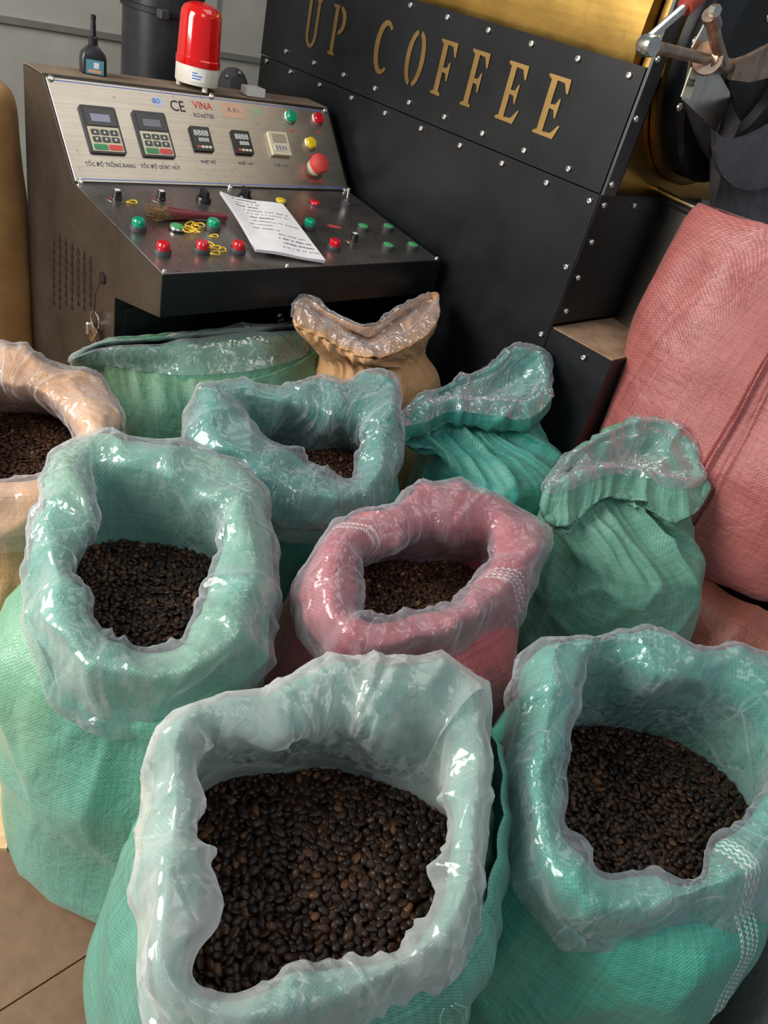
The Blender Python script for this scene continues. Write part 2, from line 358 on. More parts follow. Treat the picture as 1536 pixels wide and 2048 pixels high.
def text_mesh(name, body, c, ex, ey, size, mat, parent, h=.0006, align='CENTER', sx=1):
    cu = bpy.data.curves.new(name, 'FONT'); cu.body = body; cu.size = size; cu.align_x = align; cu.align_y = 'CENTER'; cu.extrude = h; cu.resolution_u = 2
    t = bpy.data.objects.new('t', cu); me = bpy.data.meshes.new_from_object(t); bpy.data.objects.remove(t)
    n = len(me.vertices); co = np.empty(n*3); me.vertices.foreach_get('co', co); co = co.reshape(-1, 3)
    ez = np.cross(ex, ey); P = np.array(c)+co[:, :1]*ex*sx+co[:, 1:2]*ey+co[:, 2:]*ez
    me.vertices.foreach_set('co', P.ravel()); me.materials.clear(); me.materials.append(mat); me.update()
    o = bpy.data.objects.new(name, me); COL.objects.link(o); attach(o, parent); return o
# ------------------------------------------------------------------ SETTING: floor, wall
f = Geo(); TS = .6
fl = empty('floor', (0, 0, 0), None, None); tag(fl, kind='structure')
Geo().box((1.5, 1.8, -.03), X_, Y_, Z_, 6, 6, .024).build('floor_bed', simple('brown_grout', (.12, .075, .045), .8), fl)
tile_me = None
for i in range(-2, 7):
    for j in range(-2, 7):
        cx, cy = i*TS+.1, j*TS+.35
        if tile_me is None:
            o = Geo().box((0, 0, -.008), X_, Y_, Z_, TS-.0025, TS-.0025, .008, .001).build('tile', M['floor']); tile_me = o.data
        else: o = bpy.data.objects.new('tile', tile_me); COL.objects.link(o)
        o.parent = fl; o.location = (cx, cy, 0)
WY = 3.4
wl = Geo().box((1.2, WY+.05, 0), X_, Y_, Z_, 8, .1, 3.2).build('wall_back', M['wall']); tag(wl, kind='structure')
zr = atp(120, 56, 1, WY)[2]
r = Geo().box((1.2, WY-.008, zr-.011), X_, Y_, Z_, 8, .016, .022).build('trim_1', M['wallrail']); tag(r, kind='structure')
for xx in (430,):
    p = atp(xx, 60, 1, WY); r = Geo().box((p[0], WY-.004, 0), X_, Y_, Z_, .012, .008, 3.2).build('trim_2', M['wallrail']); tag(r, kind='structure')
# ------------------------------------------------------------------ ROASTING MACHINE
XM = 1.85
mach = empty('coffee_roaster', (XM+.4, 1.8, 0), 'large black and brass coffee roasting machine with cut-out brass lettering on its side', 'machine')
seam = 1.284; ptop = 1.572; yR = 1.105; yL = 2.655
Geo().box((XM+.30, (yR+yL)/2, 0), X_, Y_, Z_, .594, yL-yR-.02, seam-.004).build('frame_box', M['black'], mach)
Geo().box((XM+.001, (yR+yL)/2, .0), X_, Y_, Z_, .008, yL-yR, seam-.0015).build('side_panel', M['black'], mach)
Geo().box((XM+.001, (yR+yL+.005)/2, seam+.0015), X_, Y_, Z_, .008, yL-yR, ptop-seam).build('lettered_panel', M['black'], mach)
Geo().box((XM+.05, (yR+yL)/2, seam), X_, Y_, Z_, .085, yL-yR-.02, ptop-seam-.01).build('panel_backing', M['black'], mach)
# right end plate, post and lower plinth with a dusty ledge
Geo().box((XM+.23, yR-.001, .93), X_, Y_, Z_, .46, .006, seam-.93).build('end_plate', M['black'], mach)
Geo().box((XM+.028, yR-.004, seam), X_, Y_, Z_, .056, .008, .55).build('corner_flange', simple('black_flange_painted_lit', (.075, .075, .08), .35, .4, .15, 10), mach)  # grey coat paints in the light falling on this face
zl = .915
g = Geo(); g.box((XM+.30, 1.0, 0), X_, Y_, Z_, .60, .22, zl); g.build('plinth', M['black'], mach)
Geo().box((XM+.303, 1.0, zl), X_, Y_, Z_, .590, .212, .003).build('dusty_ledge', simple('dusty_ledge_coat', (.38, .25, .15), .8, 0, .35, 14, dust=((.16, .11, .08), .6), bump=.4), mach)
# brass drum: cylinder and front cap
DX, DZ, DR = XM+.44, 1.66, .415
g = Geo(); g.lathe([(DR, 0), (DR, 1.45)], (DX, 1.17, DZ), (0, 1, 0), 72); g.build('drum_shell', M['brass'], mach, True)
# brass front plate, rounded at the foot
poly = [(-.37, -.37), (-.30, -.39), (1.2, -.39), (1.2, .5), (-.37, .5)]
Geo().prism(poly, (DX, 1.165, DZ), X_, Z_, -Y_, .03).build('front_plate', M['brass'], mach)
g = Geo(); g.lathe([(.33, 0), (.345, .004), (.345, .018), (.33, .022)], (DX-.01, 1.135, DZ), (0, -1, 0), 72); g.build('cap_ring', M['brass'], mach, True)
bolts_face = [(822,11),(896,35),(978,61),(1064,88),(1157,118),(1259,151),(573,103),(629,126),(688,150),(751,177),(819,205),(890,234),(966,267),(1049,301),(1138,338),
  (534,122),(582,144),(640,170),(704,196),(771,226),(843,257),(921,291),(1005,327),(1094,366),(1180,402),(1133,534),(1083,668),(1168,715),(1105,700)][:-1]
def bolt_geo(c, n, r=.0085):
    c = np.array(c); n = np.array(n, float)
    a = Geo().lathe([(r, 0), (r, .0035), (r*.8, .006), (r*.55, .0065), (r*.5, .0035)], c, n, 14)
    return a
for (x, y) in bolts_face:
    p = atp(x, y, 0, XM-.003)
    if zl < p[2] and p[1] < yR-.0 and p[2] < seam: p[1] = yR+.012
    bolt_geo(p, (-1, 0, 0)).build('bolt', M['chrome'], mach, True)
for (x, y) in [(1207,410),(1268,411),(1182,484),(1155,555),(1131,622),(1271,238),(1222,369),(1288,112)]:
    p = atp(x, y, 1, yR-.004 if y > 380 else yR-.008); p[0] = max(p[0], XM+.012); bolt_geo(p, (0, -1, 0)).build('bolt', M['chrome'], mach, True)
# lettering
LP = {
 'E': [[(0,0),(.60,0),(.70,.24),(.66,.25),(.50,.085),(.27,.07),(.27,.47),(.40,.46),(.47,.34),(.51,.34),(.51,.66),(.47,.66),(.40,.55),(.27,.54),(.27,.93),(.48,.92),(.60,.76),(.64,.77),(.62,1),(0,1),(0,.96),(.10,.92),(.10,.08),(0,.04)]],
 'F': [[(0,0),(.36,0),(.36,.04),(.27,.08),(.27,.44),(.40,.43),(.46,.30),(.50,.30),(.50,.64),(.46,.64),(.40,.53),(.27,.52),(.27,.93),(.46,.92),(.58,.74),(.62,.75),(.60,1),(0,1),(0,.96),(.10,.92),(.10,.08),(0,.04)]],
}
def arc(cx, cy, rx, ry, a0, a1, n): return [(cx+rx*math.cos(math.radians(a0+(a1-a0)*i/n)), cy+ry*math.sin(math.radians(a0+(a1-a0)*i/n))) for i in range(n+1)]
LP['O'] = [arc(.33,.5,.33,.52,97,263,16)+arc(.36,.5,.20,.44,258,102,14), arc(.39,.5,.33,.52,83,-83,16)+arc(.36,.5,.20,.44,-78,78,14)]
LP['C'] = [arc(.36,.5,.36,.52,48,312,22)+arc(.40,.5,.22,.42,306,56,20)]
LP['U'] = [[(0,1.0),(0,.96),(.06,.93)]+arc(.33,.28,.27,.30,180,360,14)+[(.60,.93),(.66,.96),(.66,1),(.42,1),(.42,.96),(.48,.93)]+arc(.335,.28,.145,.22,0,-180,12)+[(.19,.93),(.26,.96),(.26,1)]]
LP['P'] = [[(0,0),(.34,0),(.34,.04),(.25,.08),(.25,.92),(.30,1),(0,1),(0,.96),(.10,.92),(.10,.08),(0,.04)], arc(.34,.72,.30,.28,88,-95,14)+arc(.34,.72,.15,.20,-80,80,12)]
zb = atp(1062, 262, 0, XM)[2]; zt = atp(1092, 143, 0, XM)[2]; lh = zt-zb
for ch, (x, y), wd_ in [('U',(629,40),1),('P',(679,56),1),('C',(769,92),1.05),('O',(832,114),1.0),('F',(893,134),1),('F',(955,156),1),('E',(1027,184),1),('E',(1107,212),1.05)]:
    p = atp(x, y, 0, XM); g = Geo()
    for poly in LP[ch]: g.prism([((a-.33)*lh*.78*wd_, b*lh) for a, b in poly], (XM-.0035, p[1], zb), -Y_, Z_, -X_, .0025)
    g.build('letter', M['brass_letter'], mach)
# drum door: black ring, dark throat, sheet-metal guard, lever, chute
def dp(x, y, Y): return atp(x, y, 1, Y)
door = empty('roaster_door', (2.35, .98, 1.62), None, None) if False else None
DCX, DCZ, DRR = 2.27, 1.66, .32
g = Geo(); g.lathe([(.31, 0), (DRR, .008), (DRR, .075), (DRR-.012, .085), (.20, .085), (.19, .05)], (DCX, 1.135, DCZ), (0, -1, 0), 64); g.build('door_ring', M['black'], mach, True)
g = Geo(); g.lathe([(.195, 0), (.195, .01)], (DCX, 1.085, DCZ), (0, -1, 0), 40); g.build('door_throat', M['darkmetal'], mach, True)
def plate(name, px, Y, th, mat, back=0):
    P = [dp(x, y, Y) for x, y in px]
    return Geo().prism([(p[0], p[2]) for p in P], (0, Y, 0), X_, Z_, Y_, th).build(name, mat, mach)
# curved iron trough (discharge chute) below the door: half pipe running towards the viewer
cA = dp(1500, 235, 1.0)
g = Geo(); n = 28; V = []; F = []
axis_p = dp(1548, 232, .98); rad = abs(dp(1436, 232, .98)[0]-axis_p[0])*1.0
for j, (yy, rr, dz) in enumerate([(1.06, rad*.62, .07), (1.02, rad*.74, .05), (.96, rad*.90, .015), (.93, rad*.95, 0)]):
    for t in (0, 1):
        for i in range(n+1):
            a = math.pi*(1.02+.96*i/n); V.append((axis_p[0]+(rr-.006*t)*math.cos(a), yy-.0*math.sin(a), axis_p[2]+dz+(rr-.006*t)*math.sin(a)*1.15))
m_ = n+1
for j in range(3):
    for i in range(n):
        a = j*2*m_+i; F.append((a, a+1, a+2*m_+1, a+2*m_)); a += m_; F.append((a, a+2*m_, a+2*m_+1, a+1))
for i in range(n): a = 6*m_+i; F.append((a, a+1, a+m_+1, a+m_))
Geo().add(V, F).build('discharge_chute', M['iron'], mach, True)
plate('chute_lip', [(1431,262),(1431,300),(1436,332),(1447,355),(1465,372),(1490,381),(1515,380),(1545,372),(1620,345),(1620,190),(1590,215),(1560,240),(1530,258),(1500,272),(1470,280),(1448,277)], .925, .012, M['iron'])
M['sheet'] = brushed('bright_sheet_metal', (.72, .68, .60), .3, (40, 3, 4), amt=.2)
plate('guard_plate', [(1385,95),(1412,45),(1432,40),(1432,110),(1440,150),(1460,185),(1455,215),(1431,262),(1366,200),(1378,140)], 1.0, .004, M['sheet'])
P4 = [dp(1366, 201, 1.0), dp(1431, 262, 1.0), dp(1438, 350, 1.02), dp(1400, 300, 1.055)]
Geo().add(P4+[p+np.array([.004, .003, 0]) for p in P4], [(0, 1, 2, 3), (7, 6, 5, 4), (0, 4, 5, 1), (1, 5, 6, 2), (2, 6, 7, 3), (3, 7, 4, 0)]).build('guard_cheek', M['iron'], mach)
plate('scale_strip', [(1384,135),(1400,140),(1380,198),(1363,194)], .992, .003, M['nutcream'])
def T(name, pts, r, mat, n=14):
    return Geo().tube([dp(x, y, Y) for x, y, Y in pts], r, n).build(name, mat, mach, True)
T('lever_arm', [(1287,90,.86),(1325,98,.90),(1420,120,.98)], .0115, M['rust'])
T('lever_handle', [(1285,88,.86),(1330,48,.86),(1374,10,.86)], .0082, M['chrome'])
T('lever_grip', [(1370,14,.86),(1385,0,.86),(1420,-30,.86)], .016, M['handlered'])
Geo().lathe([(.0, 0), (.015, 0), (.0175, .004), (.0175, .026), (.015, .030), (0, .030)], dp(1284, 90, .86)+np.array([0, -.0, 0]), (-.25, -1, .1), 20, cap=False).build('lever_hub', M['chrome'], mach, True)
Geo().lathe([(.0, 0), (.033, 0), (.033, .02), (0, .02)], dp(1412, 119, .985), (-.9, -.6, .2), 24, cap=False).build('pivot_boss', M['rust'], mach, True)
T('pivot_strut', [(1425,50,.96),(1432,85,.96),(1445,125,.97)], .014, M['rust'])
Geo().lathe([(.012, 0), (.012, .016)], dp(1424, 20, .955), (-.3, -1, 0), 6).build('hex_nut', M['chrome'], mach)
T('strut_boss', [(1420,28,.96),(1428,52,.96)], .017, M['rust'])
T('pivot_rod', [(1420,118,.97),(1450,132,.98),(1490,138,1.0)], .017, M['rust'])
plate('arm_blade', [(1476,120),(1500,112),(1560,80),(1560,150),(1500,165),(1462,160)], .96, .012, M['rust'])
for (x, y) in [(1358, 214), (1389, 82), (1534, 35)]: bolt_geo(dp(x, y, 1.045), (0, -1, 0), .010).build('bolt', M['chrome'], mach, True)
Geo().lathe([(.0, 0), (.022, 0), (.022, .01), (0, .01)], dp(1383, 150, .99), (0, -1, 0), 6, cap=False)
# "50%"-like mark on the printed strip
sc_ = dp(1381, 166, .988); text_mesh('scale_mark', '20%', sc_+np.array([0, -.001, 0]), X_, Z_, .022, M['inkblk'], mach)
# ------------------------------------------------------------------ round steel bin under the chute
pz = 1.298; pc = at(1338, 388, pz); PR = .36; pcx, pcy = pc[0]+PR*.93, pc[1]-PR*.42
binE = empty('steel_bin', (pcx, pcy, 0), 'round stainless steel bin with rolled rim under the discharge chute', 'bin')
g = Geo(); g.lathe([(PR*.97, 0), (PR, .02), (PR, pz-.03), (PR+.012, pz-.02), (PR+.015, pz-.005), (PR+.008, pz), (PR-.008, pz-.004), (PR-.012, pz-.03), (PR-.012, .72), (.0, .70)], (pcx, pcy, 0), (0, 0, 1), 80, cap=False)
g.build('bin_wall', brushed('bin_steel', (.36, .34, .31), .38, (60, 60, 2), amt=.15), binE, True)
g = Geo(); g.lathe([(PR+.012+.010*math.cos(a), pz-.004+.010*math.sin(a)) for a in [i*math.pi/5 for i in range(11)]], (pcx, pcy, 0), (0, 0, 1), 80, cap=False); g.build('rolled_rim', M['chrome'], binE, True)
# ------------------------------------------------------------------ CONTROL CONSOLE
XL, XR = .866, 1.805
con = empty('control_console', ((XL+XR)/2, 2.0, 0), 'black control console with sloping stainless steel faces full of buttons', 'control panel')
prof = [(1.532, .846), (1.532, .948), (2.0, 1.004), (2.18, 1.216), (2.30, 1.214), (2.33, 0), (1.76, 0), (1.76, .80)]
Geo().prism(prof, (XL+.003, 0, 0), Y_, Z_, X_, XR-XL-.006).build('housing', M['black'], con)
for xx in (XL, XR-.003): Geo().prism(prof, (xx, 0, 0), Y_, Z_, X_, .003).build('side_sheet', M['black_side'], con)
Geo().box(((XL+XR)/2, 2.24, 1.2165), X_, Y_, Z_, XR-XL-.004, .112, .003).build('dusty_top', M['dusty'], con)
pu0 = np.array([XL, 2.0, 1.004]); pu1 = np.array([XL, 2.18, 1.216]); eu = (pu1-pu0)/np.linalg.norm(pu1-pu0); nu = np.cross(X_, eu)
pt0 = np.array([XL, 1.532, .948]); et = (pu0-pt0)/np.linalg.norm(pu0-pt0); ntv = np.cross(X_, et); LT = np.linalg.norm(pu0-pt0); LU = np.linalg.norm(pu1-pu0)
g = Geo().box((pu0+pu1)/2+X_*(XR-XL)/2, X_, eu, nu, XR-XL-.014, LU-.012, .0025, .0012); g.build('upper_faceplate', M['steel'], con)
g = Geo().box((pu0+pt0)/2+X_*(XR-XL)/2, X_, et, ntv, XR-XL-.006, LT-.006, .0025, .0012); g.build('lower_faceplate', M['steel_tray'], con)
# blue protective film edge left along the upper faceplate
g = Geo()
for k in (.013, LU-.013): g.box(pu0+eu*k+X_*(XR-XL)/2+nu*.0026, X_, eu, nu, XR-XL-.05, .0022, .0003)
g.build('film_edge', M['inkblue'], con)
def up(x, y, h=.0027): return atpl(x, y, pu0+nu*h, nu)
def lo(x, y, h=.0027): return atpl(x, y, pt0+ntv*h, ntv)
for (fx, fy) in ((.02, .02), (.5, .012), (.98, .02), (.02, .965), (.52, .975), (.98, .965)):
    bolt_geo(pu0+X_*(XR-XL)*fx+eu*LU*fy+nu*.002, nu, .0085).build('faceplate_screw', M['chrome'], con, True)
for (fx, fy) in ((.012, .02), (.385, .02), (.99, .02)):
    bolt_geo(pt0+X_*(XR-XL)*fx+et*LT*fy+ntv*.002, ntv, .007).build('faceplate_screw', M['chrome'], con, True)
def rounded(w, h, r, n=4):
    out = []
    for cx, cy, a in ((w/2-r, -h/2+r, -90), (w/2-r, h/2-r, 0), (-w/2+r, h/2-r, 90), (-w/2+r, -h/2+r, 180)):
        out += [(cx+r*math.cos(math.radians(a+90*i/n)), cy+r*math.sin(math.radians(a+90*i/n))) for i in range(n+1)]
    return out
def keypad(x, y, scr):
    c = up(x, y); s = 1.0; g = Geo(); g.prism(rounded(.098, .125, .006), c, X_, eu, nu, .007)
    k = g.build('speed_keypad', M['greyrub'], con)
    Geo().prism(rounded(.084, .044, .002), c+eu*.032+nu*.0065, X_, eu, nu, .002).build('display_bezel', M['blackgloss'], k)
    Geo().box(c+eu*.030+nu*.0085, X_, eu, nu, .052, .020, .0008).build('screen', scr, k)
    Geo().prism(rounded(.086, .064, .002), c-eu*.0255+nu*.0065, X_, eu, nu, .0016).build('key_field', M['beige'], k)
    for r_ in range(2):
        for q_ in range(3): 
            kk = Geo().prism(rounded(.021, .014, .002), c+X_*(q_-1)*.026-eu*(.008+r_*.019)+nu*.008, X_, eu, nu, .0015).build('key', M['key'], k)
            Geo().prism([(-.004, -.003), (.004, -.003), (0, .004)] if r_ == 0 else [(-.004, .003), (0, -.004), (.004, .003)], c+X_*(q_-1)*.026-eu*(.008+r_*.019)+nu*.0095, X_, eu, nu, .0003).build('key_mark', M['digit'], k)
    for q_, mm in ((-1, 'keygreen'), (1, 'keyred')): Geo().prism(rounded(.037, .014, .003), c+X_*q_*.0205-eu*.047+nu*.008, X_, eu, nu, .0015).build('key', M[mm], k)
keypad(205, 262, M['screenblue']); keypad(307, 271, M['screen'])
def tempbox(x, y):
    c = up(x, y); k = Geo().prism(rounded(.062, .070, .003), c, X_, eu, nu, .009).build('temperature_controller', M['blackgloss'], con)
    text_mesh('digits', '8888', c+eu*.015+nu*.0095, X_, eu, .024, M['digit'], k); text_mesh('digits', '8888', c+eu*-.004+nu*.0095+X_*.004, X_, eu, .017, M['digit'], k)
    for i, mm in enumerate(('keyred', 'cream', 'cream', 'cream')): Geo().prism(rounded(.0095, .007, .002), c+X_*(-.0175+i*.0122)-eu*.024+nu*.009, X_, eu, nu, .001).build('key', M[mm], k)
tempbox(402, 280); tempbox(483, 287)
c = up(556, 290); k = Geo().prism(rounded(.070, .072, .003), c, X_, eu, nu, .012).build('timer', M['beige'], con)
Geo().box(c+eu*.015+nu*.012, X_, eu, nu, .052, .026, .001).build('timer_window', simple('timer_glass', (.36, .32, .24), .25), k)
Geo().box(c-eu*.015+nu*.012, X_, eu, nu, .052, .020, .001).build('timer_digits', M['cream'], k)
for i in range(4): Geo().box(c-eu*.015+nu*.013+X_*(i-1.5)*.011, X_, eu, nu, .005, .014, .0008).build('thumbwheel', M['inkgrey'], k)
def lamp(fn, n_, e_, x, y, mat, r=.0165, bez='chrome', hgt=.012, name='indicator_lamp', base=.004):
    c = fn(x, y)
    k = Geo().lathe([(r*1.18, 0), (r*1.18, base*.7), (r*1.02, base), (r*.98, base)], c, n_, 28).build(name, M[bez], con, True)
    Geo().lathe([(r*.98, base*.8), (r*.98, base+hgt*.55), (r*.85, base+hgt*.9), (r*.5, base+hgt), (.001, base+hgt)], c, n_, 28).build('lens', M[mat], k, True); return k
lamp(up, nu, eu, 580, 235, 'green_lens', .019); lamp(up, nu, eu, 635, 239, 'red_lens', .019); lamp(up, nu, eu, 620, 288, 'yellow_lens', .019)
c = up(628, 336); k = Geo().lathe([(.026, 0), (.026, .004), (.022, .006), (.019, .018)], c, nu, 28).build('emergency_stop', M['beige'], con, True)
Geo().lathe([(.019, .014), (.030, .020), (.032, .032), (.029, .042), (.018, .046), (.001, .047)], c, nu, 32).build('mushroom_cap', M['red_flat'], k, True)
# printing on the upper faceplate
for s_, x, y, sz, mm in [('CE',355,213,.044,'inkblk'),('VINA',405,212,.030,'inkred'),('ROASTER',408,232,.018,'inkgrey'),('ISO',312,202,.018,'inkblue'),('A A i',466,220,.022,'inkgrey'),
     ('TỐC ĐỘ TRỐNG RANG',222,330,.0145,'inkgrey'),('TỐC ĐỘ QUẠT HÚT',322,334,.0145,'inkgrey'),('NHIỆT ĐỘ',417,324,.012,'inkgrey'),('NHIỆT HẠT',492,327,.012,'inkgrey'),('THỜI GIAN',563,331,.012,'inkgrey'),
     ('HÚT 1',586,262,.010,'inkred'),('HÚT 2',640,266,.010,'inkred'),('BÁO',622,312,.010,'inkred'),('DỪNG KHẨN',634,363,.010,'inkred')]:
    text_mesh('lettering', s_, up(x, y, .0030), X_, eu, sz, M[mm], con, sx=.9)
Geo().prism(rounded(.075, .042, .003), up(466, 222, .0027), X_, eu, nu, .0003).build('orange_badge', simple('faded_orange_badge', (.55, .36, .27), .4, .5), con)
Geo().lathe([(.012, 0), (.012, .0004)], up(513, 222, .0027), nu, 20).build('green_badge', simple('faded_green_badge', (.30, .46, .28), .4, .5), con)
Geo().lathe([(.014, 0), (.014, .0003)], up(316, 203, .0024), nu, 20).build('blue_badge', simple('faded_blue_badge', (.36, .46, .68), .4, .5), con)
# controls on the lower faceplate
def knob(x, y):
    c = lo(x, y+6)
    k = Geo().lathe([(.030, 0), (.030, .0006)], c, ntv, 28).build('dial_scale', M['steel_tray'], con)
    Geo().lathe([(.013, 0), (.013, .004), (.011, .006), (.0105, .020), (.009, .022), (.001, .022)], c, ntv, 14).build('knob', M['blackgloss'], k, False)
    Geo().box(c+ntv*.022, X_, et, ntv, .012, .012, .001).build('knob_cap', M['digit'], k)
    Geo().prism([(-.018, .004), (-.006, .012), (-.006, .004)], c+ntv*.0006-X_*.006-et*.006, X_, et, ntv, .0004).build('dial_mark', M['inkred'], k)
for x, y in ((234,391),(322,392),(707,475)): knob(x, y)
def selector(x, y):
    c = lo(x, y+6)
    k = Geo().lathe([(.021, 0), (.021, .006), (.018, .012), (.001, .012)], c, ntv, 24).build('selector_switch', M['blackgloss'], con, True)
    Geo().box(c+ntv*.010, X_, et, ntv, .012, .036, .022, .002).build('selector_lever', M['blackgloss'], k)
selector(407, 396); selector(489, 392)
def button(x, y, mat, style='dome'):
    b = {'dome': ('greyrub', .0185, .012, .016), 'flush': ('greyrub', .0175, .010, .003), 'chromed': ('chrome', .018, .010, .003), 'low': ('greyrub', .018, .003, .008)}[style]
    c = lo(x, y+6)
    k = Geo().lathe([(b[1]*1.1, 0), (b[1]*1.1, b[2]*.8), (b[1]*1.02, b[2]), (b[1]*.9, b[2])], c, ntv, 28).build('push_button', M[b[0]], con, True)
    if style == 'chromed': Geo().lathe([(b[1]*1.12, 0), (b[1]*1.12, .005)], c, ntv, 28).build('bezel', M['blackgloss'], k, True)
    Geo().lathe([(b[1]*.88, b[2]*.6), (b[1]*.88, b[2]+b[3]*.7), (b[1]*.7, b[2]+b[3]), (.001, b[2]+b[3])], c, ntv, 28).build('button_cap', M[mat], k, True)
for x, y in ((276,453),(425,453),(617,451)): button(x, y, 'green_lens')
button(354, 454, 'green_flat', 'chromed')
for x, y in ((725,452),(775,452),(775,490),(824,489)): button(x, y, 'green_flat', 'flush')
for x, y in ((325,501),(403,498),(475,498),(667,492)): button(x, y, 'red_lens')
button(543, 496, 'maroon', 'low')
button(561, 399, 'yellow_lens', 'low'); button(629, 403, 'red_lens', 'low')
c = lo(693, 408); k = Geo().lathe([(.018, 0), (.018, .006), (.012, .010), (.010, .018), (.004, .020)], c, ntv, 20).build('toggle_switch', M['greyrub'], con, True)
Geo().lathe([(.004, .018), (.0055, .048), (.003, .050)], c, ntv+et*.15, 12).build('toggle_lever', M['chrome'], k, True)
g = Geo(); c = lo(668, 453)
for a, b in (((-.02, .008), (.012, -.004)), ((-.012, .012), (.022, -.008)), ((-.018, -.002), (.018, -.010))):
    g.tube([c+X_*a[0]+et*a[1], c+X_*b[0]+et*b[1]], .0012, 4)
g.build('red_marker_scribble', M['inkred'], con)
# side: vent holes, key lock, hook cut-out
def sd(x, y): return atp(x, y, 0, XL)
g = Geo()
for i in range(9):
    for j in range(7):
        x = 108+j*12.2; y = 468+i*17+j*9
        if y > 620 or y < 470+0*j: continue
        p = sd(x, y); g.prism([(-.006, -.004), (0, -.006), (.006, -.003), (.002, .002), (.0, .009), (-.002, .002)], p-X_*.0006, -Y_*1.7, Z_*1.6, -X_, .0006)
tag(g.build('vent_perforations', M['darkmetal'], con), kind='stuff')
Geo().lathe([(.0, 0), (.016, 0), (.016, .004), (0, .004)], sd(206, 556), (-1, 0, 0), 20, cap=False).build('cam_lock', M['blackgloss'], con)
g = Geo(); a = sd(206, 562)-X_*.006; b = sd(203, 625)-X_*.02
g.tube([a, a*.6+b*.4+np.array([-.008, 0, 0]), b], .0012, 6).build('key_cord', M['darkmetal'], con, True)
Geo().box(np.array([(XL+XR)/2, 1.757, .62]), X_, Y_, Z_, XR-XL-.05, .004, .15).build('lower_front_sheet', M['black'], con)
Geo().lathe([(.016, 0), (.016, .006), (.010, .010), (.006, .006)], atp(558, 635, 1, 1.754), (0, -1, 0), 20).build('hex_bolt', M['chrome'], con, True)
# hanging keys / padlock bunch: thing
kb = sd(200, 640)
keys = empty('key_bunch', kb-X_*.02, 'small bunch of steel keys and clasp hanging on the left side of the control console', 'keys')
def ringpts(c, r, e1, e2, n=20, sq=1): return [np.array(c)+e1*r*math.cos(2*math.pi*i/n)+e2*r*sq*math.sin(2*math.pi*i/n) for i in range(n)]
Geo().tube(ringpts(kb-X_*.014, .024, Y_, Z_), .0022, 8, closed=True).build('split_ring', M['chrome'], keys, True)
for k_, (dy, dz, an) in enumerate(((.018, -.02, .2), (-.004, -.024, -.2), (-.022, -.016, .5))):
    e2 = np.array([0, math.sin(an), -math.cos(an)]); e1 = np.array([0, math.cos(an), math.sin(an)]); c = kb+np.array([-.012-.004*k_, dy, dz])
    ke = Geo().prism([(-.010, 0), (.010, 0), (.012, .012), (.006, .022), (.004, .024), (.004, .05), (.0, .054), (-.004, .05), (-.004, .024), (-.010, .018)], c, e1, e2, -X_, .0025).build('key', M['chrome'], keys)
Geo().lathe([(.009, 0), (.009, .028), (.006, .032)], kb+np.array([-.016, .03, -.050]), (0, .1, 1), 14).build('clasp', M['chrome'], keys, True)
# ------------------------------------------------------------------ things on the console top
TZ = 1.2195
def topat(x, y): return at(x, y, TZ)
bp = topat(392, 176); R1 = .062
bea = empty('beacon_light', bp, 'red domed warning beacon on a cream base on top of the control console', 'beacon')
g = Geo()
for a in range(3): g.lathe([(.008, 0), (.008, .02)], bp+np.array([math.cos(a*2.1+.5)*R1*.8, math.sin(a*2.1+.5)*R1*.8, 0]), Z_, 10)
g.build('foot', M['cream'], bea, True)
Geo().lathe([(R1*.98, .014), (R1, .018), (R1*1.0, .058), (R1*.97, .064)], bp, Z_, 48).build('beacon_base', M['cream'], bea, True)
Geo().lathe([(R1*1.02, .062), (R1*1.03, .066), (R1*1.03, .078), (R1*.99, .081), (R1*.98, .088), (R1*.93, .180), (R1*.90, .192), (R1*.80, .204), (R1*.55, .213), (R1*.28, .217), (.001, .218)], bp, Z_, 96).build('dome', M['dome'], bea, True)
sa = math.atan2(-bp[1], -bp[0])+.12
def cylpatch(c, R, a0, a1, z0, z1, th=.0006, n=10):
    V = []
    for t in (0, th):
        for i in range(n+1):
            a = a0+(a1-a0)*i/n
            for z in (z0, z1): V.append((c[0]+(R+t)*math.cos(a), c[1]+(R+t)*math.sin(a), c[2]+z))
    m = 2*(n+1); F = []
    for i in range(n):
        F += [(2*i, 2*i+1, 2*i+3, 2*i+2), (m+2*i, m+2*i+2, m+2*i+3, m+2*i+1), (2*i, 2*i+2, m+2*i+2, m+2*i), (2*i+1, m+2*i+1, m+2*i+3, 2*i+3)]
    return Geo().add(V, F)
cylpatch(bp, R1*1.002, sa-.42, sa+.30, .024, .052).build('rating_sticker', M['white'], bea)
for z0, a1 in ((.045, -.1), (.038, .12), (.031, .05)): cylpatch(bp, R1*1.002+.0007, sa-.34, sa+a1, z0, z0+.003, .0003).build('sticker_print', M['inkblue'], bea)
